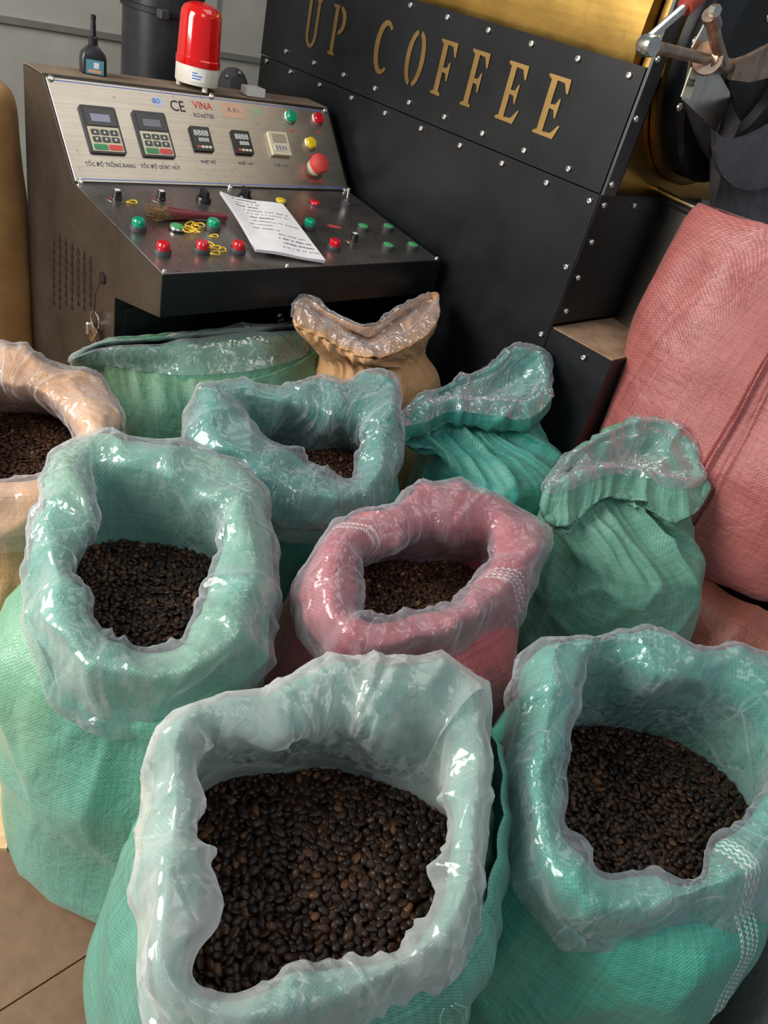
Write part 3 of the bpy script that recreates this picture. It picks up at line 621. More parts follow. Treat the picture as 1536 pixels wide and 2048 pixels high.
# glue bottle
gp = topat(186, 148)
gb = empty('glue_bottle', gp, 'small dark squeeze bottle with nozzle and label on the left of the console top', 'bottle')
ca, sa_ = math.cos(-.2), math.sin(-.2); ex = np.array([ca, sa_, 0]); ey = np.array([-sa_, ca, 0])
V = []; 
levels = [(.030, .018, 0), (.033, .021, .004), (.033, .021, .036), (.030, .018, .050), (.014, .013, .066), (.010, .010, .070)]
pl = rounded(2, 2, .45, 4); n = len(pl)
for a, b, z in levels: V += [gp+ex*x*a+ey*y*b+Z_*z for x, y in pl]
Geo().add(V, [(j*n+i, j*n+(i+1) % n, (j+1)*n+(i+1) % n, (j+1)*n+i) for j in range(len(levels)-1) for i in range(n)]+[tuple(range(n))[::-1], tuple(range(5*n, 6*n))]).build('bottle_body', M['blackgloss'], gb, True)
Geo().lathe([(.012, .068), (.012, .086), (.008, .090), (.006, .128), (.007, .129), (.007, .137), (.004, .139)], gp, Z_, 18).build('nozzle', M['blackgloss'], gb, True)
Geo().box(gp-ey*.0212+Z_*.02-ey*0, ex, Z_, -ey, .046, .034, .0008).build('bottle_label', simple('blue_green_label', (.10, .30, .38), .4), gb)
Geo().box(gp-ey*.0221+Z_*.010, ex, Z_, -ey, .034, .007, .0006).build('label_band', M['inkorange'], gb)
Geo().box(gp-ey*.0221+Z_*.024+ex*.004, ex, Z_, -ey, .014, .014, .0006).build('label_figure', M['digit'], gb)
# small clear box
sp_ = topat(505, 192)
bx = empty('plastic_box', sp_, 'small milky white open plastic box on the console top right of the beacon', 'box')
g = Geo(); w, d, h, t = .062, .042, .026, .002
g.box(sp_, X_, Y_, Z_, w, d, t)
for sx in (-1, 1): g.box(sp_+X_*sx*(w/2-t/2), X_, Y_, Z_, t, d, h); g.box(sp_+Y_*sx*(d/2-t/2), X_, Y_, Z_, w-2*t, t, h)
g.build('box_shell', M['clearbox'], bx)
# notebook / folded paper
pc_ = [lo(x, y, .026) for x, y in ((438,394),(564,417),(653,514),(512,494))]
pap = empty('handwritten_paper', (pc_[0]+pc_[2])/2, 'folded white paper sheets with handwriting lying over the console buttons', 'paper')
def sheet(h0, th, jit):
    n, m = 22, 14; V = []
    for t in (0, th):
        for j in range(m+1):
            for i in range(n+1):
                u, v = i/n, j/m
                p = (pc_[0]*(1-u)*(1-v)+pc_[1]*u*(1-v)+pc_[3]*(1-u)*v+pc_[2]*u*v)
                lift = h0+.006*math.sin(v*3+u*2)*u+.012*max(0, .2-u)**1*4*(1-v)+jit*math.sin(u*9+v*5)-.012*(v**3)
                V.append(p+ntv*(lift+t))
    k = (n+1)*(m+1); F = []
    for j in range(m):
        for i in range(n):
            a = j*(n+1)+i; F += [(a, a+n+1, a+n+2, a+1), (k+a, k+a+1, k+a+n+2, k+a+n+1)]
    for j in range(m):
        for i in (0, n): a = j*(n+1)+i; F.append((a, a+n+1, k+a+n+1, k+a))
    for i in range(n):
        for j in (0, m): a = j*(n+1)+i; F.append((a, k+a, k+a+1, a+1))
    return V, F
paper_m = simple('white_paper', (.78, .77, .80), .7, 0, .05, 30)
for h0 in (0, .003, .006): V, F = sheet(h0, .0012, .0006+h0*.1); Geo().add(V, F).build('sheet', paper_m, pap, True)
g = Geo()
def pp(u, v):
    lift = .006+.0014+.006*math.sin(v*3+u*2)*u+.012*max(0, .2-u)*4*(1-v)+.0012*math.sin(u*9+v*5)-.012*(v**3)
    return pc_[0]*(1-u)*(1-v)+pc_[1]*u*(1-v)+pc_[3]*(1-u)*v+pc_[2]*u*v+ntv*(lift+.0006)
for row in range(13):
    v = .06+row*.07; u0 = .12+rnd.random()*.12+(.3 if row > 8 else 0); u1 = min(.94, u0+.3+rnd.random()*.4); u = u0
    while u < u1:
        w = .012+rnd.random()*.02
        pts = [pp(u+w*k/4, v+(.016*(rnd.random()-.5))) for k in range(5)]
        g.tube(pts, .00055 if row not in (0, 2, 5, 10, 11) else .0009, 4); u += w+.010+(.03 if rnd.random() < .2 else 0)
g.build('handwriting', M['inkblk'], pap)
# rubber bands
def band(x, y, r, sq, rot, up_=0, lab=None, grp='yellow rubber bands on the console'):
    c = lo(x, y+3, .0045+up_); e1 = X_*math.cos(rot)+et*math.sin(rot); e2 = -X_*math.sin(rot)+et*math.cos(rot)
    pts = [c+e1*r*math.cos(a)+e2*r*sq*math.sin(a)+ntv*.0016*math.sin(2*a+rot) for a in [2*math.pi*i/28 for i in range(28)]]
    o = Geo().tube(pts, .0016, 6, closed=True).build('rubber_band', M['band'], None, True)
    tag(o, lab, 'rubber band', grp); return o
band(264, 401, .014, .62, .1, 0, 'single yellow rubber band beside the upper left dial knob', None)
band(428, 469, .012, .6, 0, 0, 'single yellow rubber band just below the middle green button', None)
TG = ['topmost yellow rubber band of the tangle beside the chrome-ringed button', 'nearly upright yellow rubber band in the middle of the tangle by the chrome-ringed button', 'longest slanting yellow rubber band in the tangle by the chrome-ringed button', 'rightmost yellow rubber band of the tangle, touching the middle green button', 'lowest yellow rubber band of the tangle beside the chrome-ringed button']
for (x, y, r, s_, a, u_), lb in zip(((381,446,.018,.6,.5,0),(392,450,.017,.6,1.2,.003),(386,457,.020,.45,2.2,.005),(399,447,.014,.7,0,.006),(378,458,.015,.6,2.7,.008)), TG):
    band(x, y, r, s_, a, u_, lb, 'tangled rubber bands between the green buttons')
TG = ['narrow slanting yellow rubber band touching the middle red button', 'middle round yellow rubber band between the middle red buttons', 'rightmost yellow rubber band of those between the middle red buttons', 'yellow rubber band nearest the console front edge, right of the middle red button']
for (x, y, r, s_, a, u_), lb in zip(((415,483,.018,.35,-.8,0),(432,492,.014,.6,0,.003),(444,497,.015,.6,.6,0),(430,503,.014,.6,.2,.005)), TG):
    band(x, y, r, s_, a, u_, lb, 'loose rubber bands between the red buttons')
# brush
b0, b1, b2 = lo(300, 424, .014), lo(352, 428, .016), lo(452, 434, .014)
br = empty('hand_brush', b1, 'round brown bristle brush with maroon handle lying on the console', 'brush')
g = Geo()
dirv = (b0-b1)/np.linalg.norm(b0-b1); sdv = np.cross(ntv, dirv)
for i in range(220):
    a = rnd.uniform(-.45, .45); L = rnd.uniform(.05, .078); s0 = b1+sdv*rnd.uniform(-.012, .012)+ntv*rnd.uniform(-.008, .006)
    e = s0+(dirv*math.cos(a)+sdv*math.sin(a))*L+ntv*rnd.uniform(-.010, .006)*.9
    g.tube([s0, (s0+e)/2+ntv*.002, e], [.0016, .0012, .0006], 4)
tag(g.build('bristles', M['bristle'], br), kind='stuff')
Geo().tube([b1+dirv*.02, b1, b1*.5+b2*.5, b2], [.017, .015, .009, .010], 14).build('brush_handle', M['maroon'], br, True)
# ------------------------------------------------------------------ behind the console: pipe, blower
PY = 2.62; pa = atp(250, 60, 1, PY); pb = atp(395, 80, 1, PY); pr = (pb[0]-pa[0])/2*.98; pcx_ = (pa[0]+pb[0])/2
pipe = empty('exhaust_pipe', (pcx_, PY, 0), 'black upright exhaust pipe with a clamp behind the console', 'pipe')
Geo().lathe([(pr, 0), (pr, 2.9)], (pcx_, PY, 0), Z_, 48).build('pipe_wall', M['pipe'], pipe, True)
zc = atp(300, 22, 1, PY-pr)[2]
Geo().lathe([(pr+.001, 0), (pr+.007, .002), (pr+.007, .016), (pr+.001, .018)], (pcx_, PY, zc-.01), Z_, 48, cap=False).build('clamp_band', M['darkmetal'], pipe, True)
Geo().box(np.array([pcx_-pr*.55, PY-pr*.83-.02, zc-.012]), X_, Y_, Z_, .03, .03, .022, .003).build('clamp_lug', M['greyrub'], pipe)
Geo().tube([(pcx_+pr*.28, PY-pr*.96, .9), (pcx_+pr*.28, PY-pr*.96, 2.8)], .004, 8).build('lock_seam', M['pipe'], pipe, True)
bl = atp(465, 168, 1, 2.5)
blo = empty('blower', (bl[0], 2.5, 1.17), 'dark round blower flange behind the console right of the beacon', 'blower')
Geo().lathe([(.055, 0), (.055, .012), (.03, .02), (.03, .03), (.001, .032)], (bl[0], 2.5, bl[2]-.005), (0, -1, .2), 32).build('flange', M['greyrub'], blo, True)
Geo().box((bl[0]+.05, 2.56, .0), X_, Y_, Z_, .16, .10, bl[2]-.01, .006).build('motor_housing', M['dusty'], blo)
for a in range(5): bolt_geo((bl[0]+.043*math.cos(a*1.25), 2.487, bl[2]-.003+.043*math.sin(a*1.25)), (0, -1, .2), .006).build('bolt', M['chrome'], blo, True)
# ------------------------------------------------------------------ SACKS
NPH = 220
def cubic_per(xk, yk, x):                                               # periodic Hermite in azimuth
    o = np.argsort(xk); xk = np.array(xk)[o]; yk = np.array(yk)[o]
    X = np.concatenate([xk[-2:]-2*math.pi, xk, xk[:2]+2*math.pi]); Yv = np.concatenate([yk[-2:], yk, yk[:2]])
    mS = np.zeros(len(X)); d = np.diff(Yv)/np.maximum(np.diff(X), 1e-4)
    mS[1:-1] = np.where(d[:-1]*d[1:] > 0, 2*d[:-1]*d[1:]/(d[:-1]+d[1:]+1e-12), 0)
    i = np.clip(np.searchsorted(X, x, 'right')-1, 0, len(X)-2); h = np.maximum(X[i+1]-X[i], 1e-4); t = (x-X[i])/h
    return (2*t**3-3*t**2+1)*Yv[i]+(t**3-2*t**2+t)*h*mS[i]+(-2*t**3+3*t**2)*Yv[i+1]+(t**3-t**2)*h*mS[i+1]
PHI = np.linspace(0, 2*math.pi, NPH, endpoint=False)
def smooth_per(a, k):
    for _ in range(k): a = .25*np.roll(a, 1)+.5*a+.25*np.roll(a, -1)
    return a
def ring_px(c, pts, sm=3):
    P = np.array([at(*p) for p in pts]); d = P[:, :2]-np.array(c); a = np.arctan2(d[:, 1], d[:, 0]) % (2*math.pi); r = np.hypot(d[:, 0], d[:, 1])
    rr = smooth_per(cubic_per(a, r, PHI), sm); zz = smooth_per(cubic_per(a, P[:, 2], PHI), sm)
    return np.stack([c[0]+rr*np.cos(PHI), c[1]+rr*np.sin(PHI), zz], 1)
def ring_el(c, rx, ry, z, rot=0, sq=2.0, wob=0, seed=0):
    a = PHI-rot; ca, sa = np.cos(a), np.sin(a)
    r = 1/((np.abs(ca)/rx)**sq+(np.abs(sa)/ry)**sq)**(1/sq)
    if wob: r = r*(1+wob*vnoise(np.stack([np.cos(PHI)*1.5+seed, np.sin(PHI)*1.5, PHI*0+z*3+seed], 1)))
    return np.stack([c[0]+r*np.cos(PHI), c[1]+r*np.sin(PHI), PHI*0+z], 1)
def scale_ring(R_, c, s, dz=0, dr=0):
    d = R_[:, :2]-np.array(c); r = np.hypot(d[:, 0], d[:, 1])[:, None]; out = R_.copy(); out[:, :2] = np.array(c)+d*s+d/np.maximum(r, 1e-4)*dr; out[:, 2] += dz; return out
def loft(rings, rows, ten=1.3):                                                  # Catmull-Rom down the rings -> (rows, NPH, 3)
    out = []; n = len(rings)
    if isinstance(rows, int): rows = [rows]*(n-1)
    for i in range(n-1):
        p0, p1, p2, p3 = rings[max(i-1, 0)], rings[i], rings[i+1], rings[min(i+2, n-1)]
        l1 = np.linalg.norm(p1-p2, axis=1, keepdims=True)
        m1 = (p2-p0)*.5; m2 = (p3-p1)*.5
        for m in (m1, m2):
            L = np.linalg.norm(m, axis=1, keepdims=True); m *= np.minimum(1, ten*l1/np.maximum(L, 1e-5))
        for k in range(rows[i]):
            t = k/rows[i]; out.append((2*t**3-3*t**2+1)*p1+(t**3-2*t**2+t)*m1+(-2*t**3+3*t**2)*p2+(t**3-t**2)*m2)
    out.append(rings[-1]); return np.array(out)
def normals(G):
    dr = np.roll(G, -1, 1)-np.roll(G, 1, 1); dv = np.gradient(G, axis=0); n = np.cross(dr, dv); n /= np.linalg.norm(n, axis=2, keepdims=True)+1e-12; return n
def grid_mesh(name, G, mat, parent, close_bottom=False, Ravg=.22, off=0):
    m, n = G.shape[:2]
    seg = np.linalg.norm(np.diff(G, axis=0), axis=2).mean(1); v = np.concatenate([[0], np.cumsum(seg)])
    G2 = np.concatenate([G, G[:, :1]], 1)                               # seam duplicated for the UVs
    U = np.linspace(0, 2*math.pi, n+1)*Ravg; uv = np.stack(np.broadcast_arrays(U[None, :], v[:, None]), -1).reshape(-1, 2)
    idx = np.arange(m*(n+1)).reshape(m, n+1)
    F = np.stack([idx[:-1, :-1], idx[1:, :-1], idx[1:, 1:], idx[:-1, 1:]], -1).reshape(-1, 4).tolist()
    if close_bottom: F.append(idx[-1, :-1].tolist())
    o = mk(name, G2.reshape(-1, 3), F, mat, parent, True, uv)
    return o
_cs, _ss = np.cos, np.sin
def bigfold(L, seed):
    return .013*np.clip(1-cellnoise(L*np.array([1, 1, .8]), 7.0, seed)/.42, 0, 1)**1.5-.004
def phi_of(x, y, z, c):
    p = at(x, y, z); return math.atan2(p[1]-c[1], p[0]-c[0]) % (2*math.pi)
def film_ring(R_, c, dz, dr):
    o = scale_ring(R_, c, 1, 0, dr); o[:, 2] -= dz; return o
def creases(L, seed, Rr=.25):
    """long sharp folds of thin film, running mostly across the roll"""
    m = L.shape[0]; v = np.concatenate([[0], np.cumsum(np.linalg.norm(np.diff(L, axis=0), axis=2).mean(1))])[:, None]
    wv = .10*vnoise(np.stack(np.broadcast_arrays(np.cos(PHI)[None, :]*2+v*4, np.sin(PHI)[None, :]*2, v*5+seed), -1))
    cx, cy = np.cos(PHI+0)[None, :], np.sin(PHI)[None, :]; o = 0
    q3 = lambda f1, f2: np.stack(np.broadcast_arrays((cx+wv*.3)*f1, (cy+wv*.3)*f1, v*f2), -1)
    for k, (f1, f2, w, a) in enumerate(((1.6, 3.0, .22, .0060), (3.4, 6.5, .25, .0036), (7.0, 14, .3, .0011))):
        e = cellnoise(q3(f1, f2)+seed*3.3+k, 1.0, seed+k); o = o+a*np.clip(1-e/w, 0, 1)**1.3
    n2 = vnoise(q3(4, 5)+seed); return o*np.clip(.75+n2, .25, 1.4)
def make_beans(name, ring, c, zc, mat, label, seed=1, mound=.02, size=1.0, tilt=(0, 0), group=None):
    rs = np.random.RandomState(seed)
    d = ring[:, :2]-np.array(c); rr = np.hypot(d[:, 0], d[:, 1])
    Rm = rr.max(); sp = .0100*size
    # bean template
    nu_, nv_ = 10, 6; V = [(0, 0, 1)]; 
    for j in range(1, nv_):
        for i in range(nu_):
            th = math.pi*j/nv_; ph = 2*math.pi*i/nu_; V.append((math.sin(th)*math.cos(ph), math.sin(th)*math.sin(ph), math.cos(th)))
    V.append((0, 0, -1)); V = np.array(V)
    # long axis x: rotate so poles lie along x
    V = V[:, [2, 0, 1]]
    flat = V[:, 2] < 0
    T = V*np.array([.0074, .0054, .0042]); T[flat, 2] *= .42
    gro = flat & (np.abs(V[:, 1]) < .12); T[gro, 2] = -.0002
    F = [(0, 1+i, 1+(i+1) % nu_) for i in range(nu_)]
    for j in range(nv_-2):
        for i in range(nu_): a = 1+j*nu_; F.append((a+i, a+nu_+i, a+nu_+(i+1) % nu_, a+(i+1) % nu_))
    a = 1+(nv_-2)*nu_; F += [(a+i, len(V)-1, a+(i+1) % nu_) for i in range(nu_)]
    T = T*size
    pts = []
    k = int(Rm/sp)+2
    for layer in range(2):
        for j in range(-k-2, k+3):
            for i in range(-k-2, k+3):
                x = (i+(j % 2)*.5+layer*.25)*sp*1.08; y = j*sp*.9+layer*.4*sp
                x += rs.uniform(-.3, .3)*sp; y += rs.uniform(-.3, .3)*sp
                r = math.hypot(x, y); p = math.atan2(y, x) % (2*math.pi); q = np.interp(p, PHI, rr, period=2*math.pi)
                if r > q+.004: continue
                h = mound*(1-(r/q)**2)+.006*float(vnoise(np.array([x*14+seed, y*14, 0.])))+rs.uniform(-.0022, .0022)-layer*.0052*size+tilt[0]*x+tilt[1]*y
                pts.append((c[0]+x, c[1]+y, zc+h))
    n = len(pts); P = np.array(pts)
    yaw = rs.uniform(0, 2*math.pi, n); flip = rs.rand(n) < .55; tx = rs.normal(0, .38, n)+np.where(flip, math.pi, 0); ty = rs.normal(0, .3, n); s = rs.uniform(.86, 1.12, n)
    def rm(ax, a):
        c_, s_ = np.cos(a), np.sin(a); o = np.zeros((n, 3, 3)); i, j = [(1, 2), (2, 0), (0, 1)][ax]; o[:, ax, ax] = 1; o[:, i, i] = c_; o[:, j, j] = c_; o[:, i, j] = -s_; o[:, j, i] = s_; return o
    Rm_ = rm(2, yaw) @ rm(1, ty) @ rm(0, tx)
    W_ = np.einsum('nij,vj->nvi', Rm_, T)*s[:, None, None]+P[:, None, :]
    nv = len(T); VV = W_.reshape(-1, 3); FF = []
    tri = [f for f in F if len(f) == 3]; quad = [f for f in F if len(f) == 4]
    offs = (np.arange(n)*nv)[:, None, None]
    FF = (np.array(tri)[None]+offs).reshape(-1, 3).tolist()+(np.array(quad)[None]+offs).reshape(-1, 4).tolist()
    # bed below the beans
    base = len(VV); ringv = np.stack([c[0]+(rr+.006)*np.cos(PHI), c[1]+(rr+.006)*np.sin(PHI), PHI*0+zc-.012], 1)
    ringv[:, 2] += tilt[0]*(ringv[:, 0]-c[0])+tilt[1]*(ringv[:, 1]-c[1])
    low = ringv.copy(); low[:, 2] -= .06
    VV = np.concatenate([VV, ringv, low, [[c[0], c[1], zc+mound-.012]]])
    for i in range(NPH): FF.append([base+i, base+(i+1) % NPH, base+2*NPH]); FF.append([base+i, base+NPH+i, base+NPH+(i+1) % NPH, base+(i+1) % NPH])
    FF.append([base+NPH+i for i in range(NPH)][::-1])
    o = mk(name, VV, FF, mat, None, True, None, (c[0], c[1], zc)); tag(o, label, 'coffee beans', group, 'stuff'); return o
def folds(k, seed):
    rs = np.random.RandomState(seed); f = np.zeros(NPH); w = 0
    for _ in range(k):
        n_ = rs.randint(5, 19); a = rs.uniform(.3, 1); f += a*(1-2*np.abs(np.sin(PHI*n_/2+rs.uniform(0, 6)))) if n_ % 2 == 0 else a*np.cos(PHI*n_+rs.uniform(0, 6)); w += a
    return f/w
def open_sack(name, c, inner, crest, outer, beans, zbean, body, mat, film, label, bean_label=None, bmat='bean', seed=1, drop=.05, sm=1, mound=.015, tilt=(0, 0),
              liner_amp=1.0, fab_amp=1.0, fold_amp=0.0, liner_len=.025, bsize=1.0, bshrink=.0, cuffin=.012, hemfrac=None, group=None, in_amp=1.0):
    """woven sack with its mouth rolled outwards and a film liner folded over the roll"""
    root = empty(name, (c[0], c[1], 0), label, 'sack', group)
    Ri, Rc, Ro = (ring_px(c, q, sm) for q in (inner, crest, outer))
    if beans is not None: Rb = ring_px(c, beans, sm)
    else: Rb = scale_ring(Ri, c, .8, -.10)
    dc = np.hypot(*(Rc[:, :2]-np.array(c)).T); do = np.hypot(*(Ro[:, :2]-np.array(c)).T); need = np.clip((.038-(do-dc))/.038, 0, 1); need = need*np.clip((.075-(Rc[:, 2]-Ro[:, 2]))/.05, 0, 1); need = smooth_per(need, 4)
    new = scale_ring(Ro, c, 1); g_ = np.maximum(do, dc+.034*need)/do; new[:, :2] = np.array(c)+(Ro[:, :2]-np.array(c))*g_[:, None]; new[:, 2] = Ro[:, 2]*(1-need)+np.minimum(Ro[:, 2], Rc[:, 2]-.035)*need; Ro = new
    # keep the beans ring no wider than the body and no narrower than it should be
    Rb0 = Rb.copy(); Rb0[:, 2] -= .05
    dr_ = drop+.085*smooth_per(np.clip((.062-(Rc[:, 2]-Ro[:, 2]))/.04, 0, 1), 5); Ro2 = scale_ring(Ro, c, 1, 0, .003); Ro2[:, 2] -= dr_*.5; Ro3 = scale_ring(Ro, c, 1, 0, -.004); Ro3[:, 2] -= dr_
    rows = [5, 12, 10, 14, 7, 6]
    L = loft([Rb0, Rb, Ri, Rc, Ro, Ro2, Ro3], rows, .8)
    N = normals(L)
    if N[sum(rows[:3]), :, 2].mean() < 0: N = -N; flipn = True
    else: flipn = False
    zs = np.linspace(0, 1, L.shape[0])[:, None]
    fab = L - N*.004
    q = L.copy(); q = q+seed*3.1
    lowf = vnoise(q*7)*.006+vnoise(q*19)*.002+bigfold(L, seed)
    fade_b = np.clip((np.arange(L.shape[0])[:, None]-6)/12., 0, 1)
    fab = fab+N*(lowf*fab_amp*fade_b)[..., None]
    # body: tuck in under the roll and go down
    tuck1 = scale_ring(Ro3, c, 1, .012, -.016); tuck2 = scale_ring(Ro3, c, 1, .04, -.03); tuck2[:, 2] = np.minimum(tuck2[:, 2], Rc[:, 2]-.045)
    bodyr = [ring_el(*b_) for b_ in body]
    b1 = loft([fab[-1], tuck1, tuck2]+bodyr, [3, 4]+[12]*(len(bodyr)))
    Nb = normals(b1)
    if ((b1[-6, :, :2]-np.array(c))*Nb[-6, :, :2]).sum(1).mean() < 0: Nb = -Nb
    qb = b1+seed*2.3
    fb = np.clip((np.arange(b1.shape[0])-9)/14., 0, 1)[:, None]
    gf = folds(4, seed+5)[None, :]*fold_amp*np.exp(-((np.arange(b1.shape[0])[:, None]-12)/14.)**2)
    b1 = b1+Nb*((vnoise(qb*6)*.016+vnoise(qb*np.array([15, 15, 7]))*.006+(1-2*np.abs(vnoise(qb*np.array([7, 7, 3.5])+9)))*.006+.012*np.clip(1-cellnoise(qb*np.array([1, 1, .7]), 5.0, seed)/.4, 0, 1)**1.5-.004)*fb+gf)[..., None]
    b1[..., 2] = np.maximum(b1[..., 2], .004)
    G = np.concatenate([fab[:-1], b1]); Ravg = .23
    grid_mesh('sack_cloth', G, mat, root, True, Ravg)
    # film liner, finer
    s2 = .010
    LL = loft([Rb0, Rb, Ri, Rc, Ro, film_ring(Ro, c, (dr_+liner_len)*.5, .006), film_ring(Ro, c, dr_+liner_len, .005)], [r_*2 for r_ in rows], .8)
    NN = normals(LL); NN = -NN if flipn else NN
    q = LL+seed*3.1
    lf = vnoise(q*7)*.006+vnoise(q*19)*.002+bigfold(LL, seed)
    fade = np.clip((np.arange(LL.shape[0])[:, None]-12)/24., 0.0, 1)
    inner_part = np.clip(1-(np.arange(LL.shape[0])[:, None]-(5+12)*2)/20., 0, 1)
    cr = creases(LL, seed); hemf = np.clip((LL.shape[0]-1-np.arange(LL.shape[0])[:, None])/16., .0, 1)
    LLd = LL+NN*(lf*fab_amp*fade+fade*liner_amp*(.0032+cr*hemf*(1+.35*inner_part*in_amp)))[..., None]
    grid_mesh('film_liner', LLd, film, root, False, Ravg)
    if beans is not None:
        rg = Rb.copy(); 
        make_beans('coffee_beans', rg, c, zbean, M[bmat], bean_label, seed, mound, bsize, tilt)
    return root
def body_std(c, r, ztop, sx=1.0, sy=1.0, rot=0, sq=2.4, lean=(0, 0), seed=0, bulge=1.08):
    z = lambda t: ztop*t
    cc = lambda t: (c[0]+lean[0]*(1-t), c[1]+lean[1]*(1-t))
    return [(cc(.86), r*sx*.98, r*sy*.98, z(.84), rot, sq, .05, seed), (cc(.6), r*sx*bulge, r*sy*bulge, z(.58), rot, sq, .06, seed),
            (cc(.3), r*sx*bulge*1.02, r*sy*bulge*1.02, z(.28), rot, sq, .06, seed), (cc(.1), r*sx*1.02, r*sy*1.02, z(.07), rot, sq, .05, seed), (cc(0), r*sx*.72, r*sy*.72, .005, rot, sq, 0, seed)]
#SACKS_BEGIN
exec_sacks = True
# 1 tall teal sack at the left
c = (.475, .905)
open_sack('woven_sack', c,
  [(170,1190,.70),(185,1050,.74),(195,930,.76),(320,950,.76),(420,1000,.74),(450,1060,.72),(425,1160,.69),(385,1250,.67),(365,1300,.66),(300,1312,.655),(240,1290,.66),(185,1250,.68)],
  [(115,1150,.725),(130,980,.765),(180,880,.79),(290,885,.79),(400,925,.775),(470,960,.76),(490,1060,.74),(490,1200,.71),(440,1310,.69),(300,1350,.675),(180,1330,.685),(125,1260,.70)],
  [(66,1180,.68),(80,1030,.72),(130,890,.76),(180,868,.765),(300,874,.765),(400,905,.76),(480,925,.74),(530,1060,.70),(545,1200,.67),(520,1330,.62),(400,1405,.59),(250,1425,.575),(120,1380,.60),(70,1290,.65)],
  [(185,1090,.60),(300,1085,.60),(430,1120,.60),(500,1180,.60),(480,1300,.60),(300,1400,.60),(160,1330,.60),(140,1200,.60)],
  .600, body_std((c[0]+.02, c[1]-.025), .210, .68, 1, 1.08, .6, 2.6, (-.02, -.02), 1, 1.03), M['teal_big'], M['film'],
  'tall yellowish teal woven sack at the left, in front of the orange sack', 'dark coffee beans in the tall teal sack at the left', seed=1, drop=.01, mound=.01, in_amp=1.2, bsize=1.1)
# 2 front centre sack, milky liner
c = (.49, .352)
open_sack('woven_sack', c,
  [(390,1620,.69),(385,1480,.74),(560,1480,.745),(760,1455,.755),(900,1450,.745),(895,1580,.70),(903,1720,.67),(860,1860,.655),(700,1925,.64),(620,1945,.64),(520,1985,.64),(380,1970,.65),(405,1760,.67)],
  [(350,1620,.715),(360,1450,.765),(560,1395,.785),(790,1328,.805),(940,1362,.79),(955,1480,.75),(945,1650,.71),(915,1830,.685),(800,1930,.66),(600,2010,.65),(430,2030,.655),(330,1960,.675),(335,1780,.695)],
  [(305,1600,.685),(350,1440,.755),(560,1388,.775),(790,1322,.795),(955,1352,.78),(972,1480,.73),(968,1650,.68),(930,1870,.635),(800,1990,.60),(600,2080,.58),(420,2100,.58),(300,2000,.61),(286,1780,.65)],
  [(385,1600,.575),(560,1545,.575),(700,1545,.575),(830,1600,.575),(930,1680,.575),(960,1800,.575),(860,1960,.575),(620,2090,.575),(380,2080,.575),(330,1850,.575)],
  .575, body_std(c, .245, .68, 1.06, 1, -.3, 2.3, (-.02, .0), 2, 1.07), M['teal'], M['film_milk'],
  'teal woven sack with milky white liner in the foreground centre', 'dark coffee beans in the milky-lined sack at the front centre', seed=2, drop=.01, mound=.012, fold_amp=.012, liner_amp=1.25, in_amp=1.6, bsize=1.22)
# loose outer cloth folded beside the mouth of the front sack
front = bpy.data.objects['woven_sack.001']
for k_, (off, dz_) in enumerate(((0, 0), (.012, -.03))):
    tp = np.array([at(*p) for p in [(965,1400,.72),(1000,1440,.705),(1026,1510,.68),(1034,1620,.655),(1020,1740,.63),(992,1850,.61),(945,1945,.60),(880,2010,.59)]])
    t_ = np.linspace(0, len(tp)-1.001, 90); i_ = t_.astype(int); fr_ = (t_-i_)[:, None]; fr2 = fr_*fr_*(3-2*fr_); top_ = tp[i_]*(1-fr_)+tp[i_+1]*fr_
    for _ in range(6): top_[1:-1] = .25*top_[:-2]+.5*top_[1:-1]+.25*top_[2:]
    dirc = top_[:, :2]-np.array(c); dirc /= np.linalg.norm(dirc, axis=1, keepdims=True); rows_ = []
    for j in range(26):
        v_ = j/25; w_ = (1-2*np.abs(np.sin(t_*4.1+k_*1.3+v_*1.5)))*.007*(.4+v_)
        p = top_.copy(); p[:, 2] += dz_-.26*v_-.010*math.cos(v_*3)*0; rr_ = -.006-.02*k_+.030*math.sin(v_*math.pi)-.018*math.exp(-v_*14)+w_
        p[:, :2] += dirc*np.asarray(rr_)[:, None]; rows_.append(p)
    A = np.array(rows_); A += (vnoise(A*16)*.004)[..., None]; nn = A.shape[1]; ix = np.arange(26*nn).reshape(26, nn)
    F_ = np.stack([ix[:-1, :-1], ix[1:, :-1], ix[1:, 1:], ix[:-1, 1:]], -1).reshape(-1, 4).tolist()
    uv_ = np.stack(np.broadcast_arrays(np.concatenate([[0], np.cumsum(np.linalg.norm(np.diff(top_, axis=0), axis=1))])[None, :], np.linspace(0, .26, 26)[:, None]), -1).reshape(-1, 2)
    o = mk('cloth_fold', A.reshape(-1, 3), F_, M['teal'], front, True, uv_)
    so = o.modifiers.new('thickness', 'SOLIDIFY'); so.thickness = .0016
for pts in ([(905,1985,.60),(925,2000,.57),(930,2025,.55),(918,2050,.54)], [(890,1990,.60),(882,2010,.58),(885,2040,.56)], [(912,1980,.60),(936,1990,.59),(934,2010,.57)]):
    P = [at(*p)+np.array([-.012, -.010, 0]) for p in pts]; P = [P[min(int(t), len(P)-2)]*(1-(t-min(int(t), len(P)-2)))+P[min(int(t), len(P)-2)+1]*(t-min(int(t), len(P)-2)) for t in np.linspace(0, len(P)-1, 10)]
    Geo().tube(P, .0011, 5).build('loose_thread', M['teal_big'], front, True)
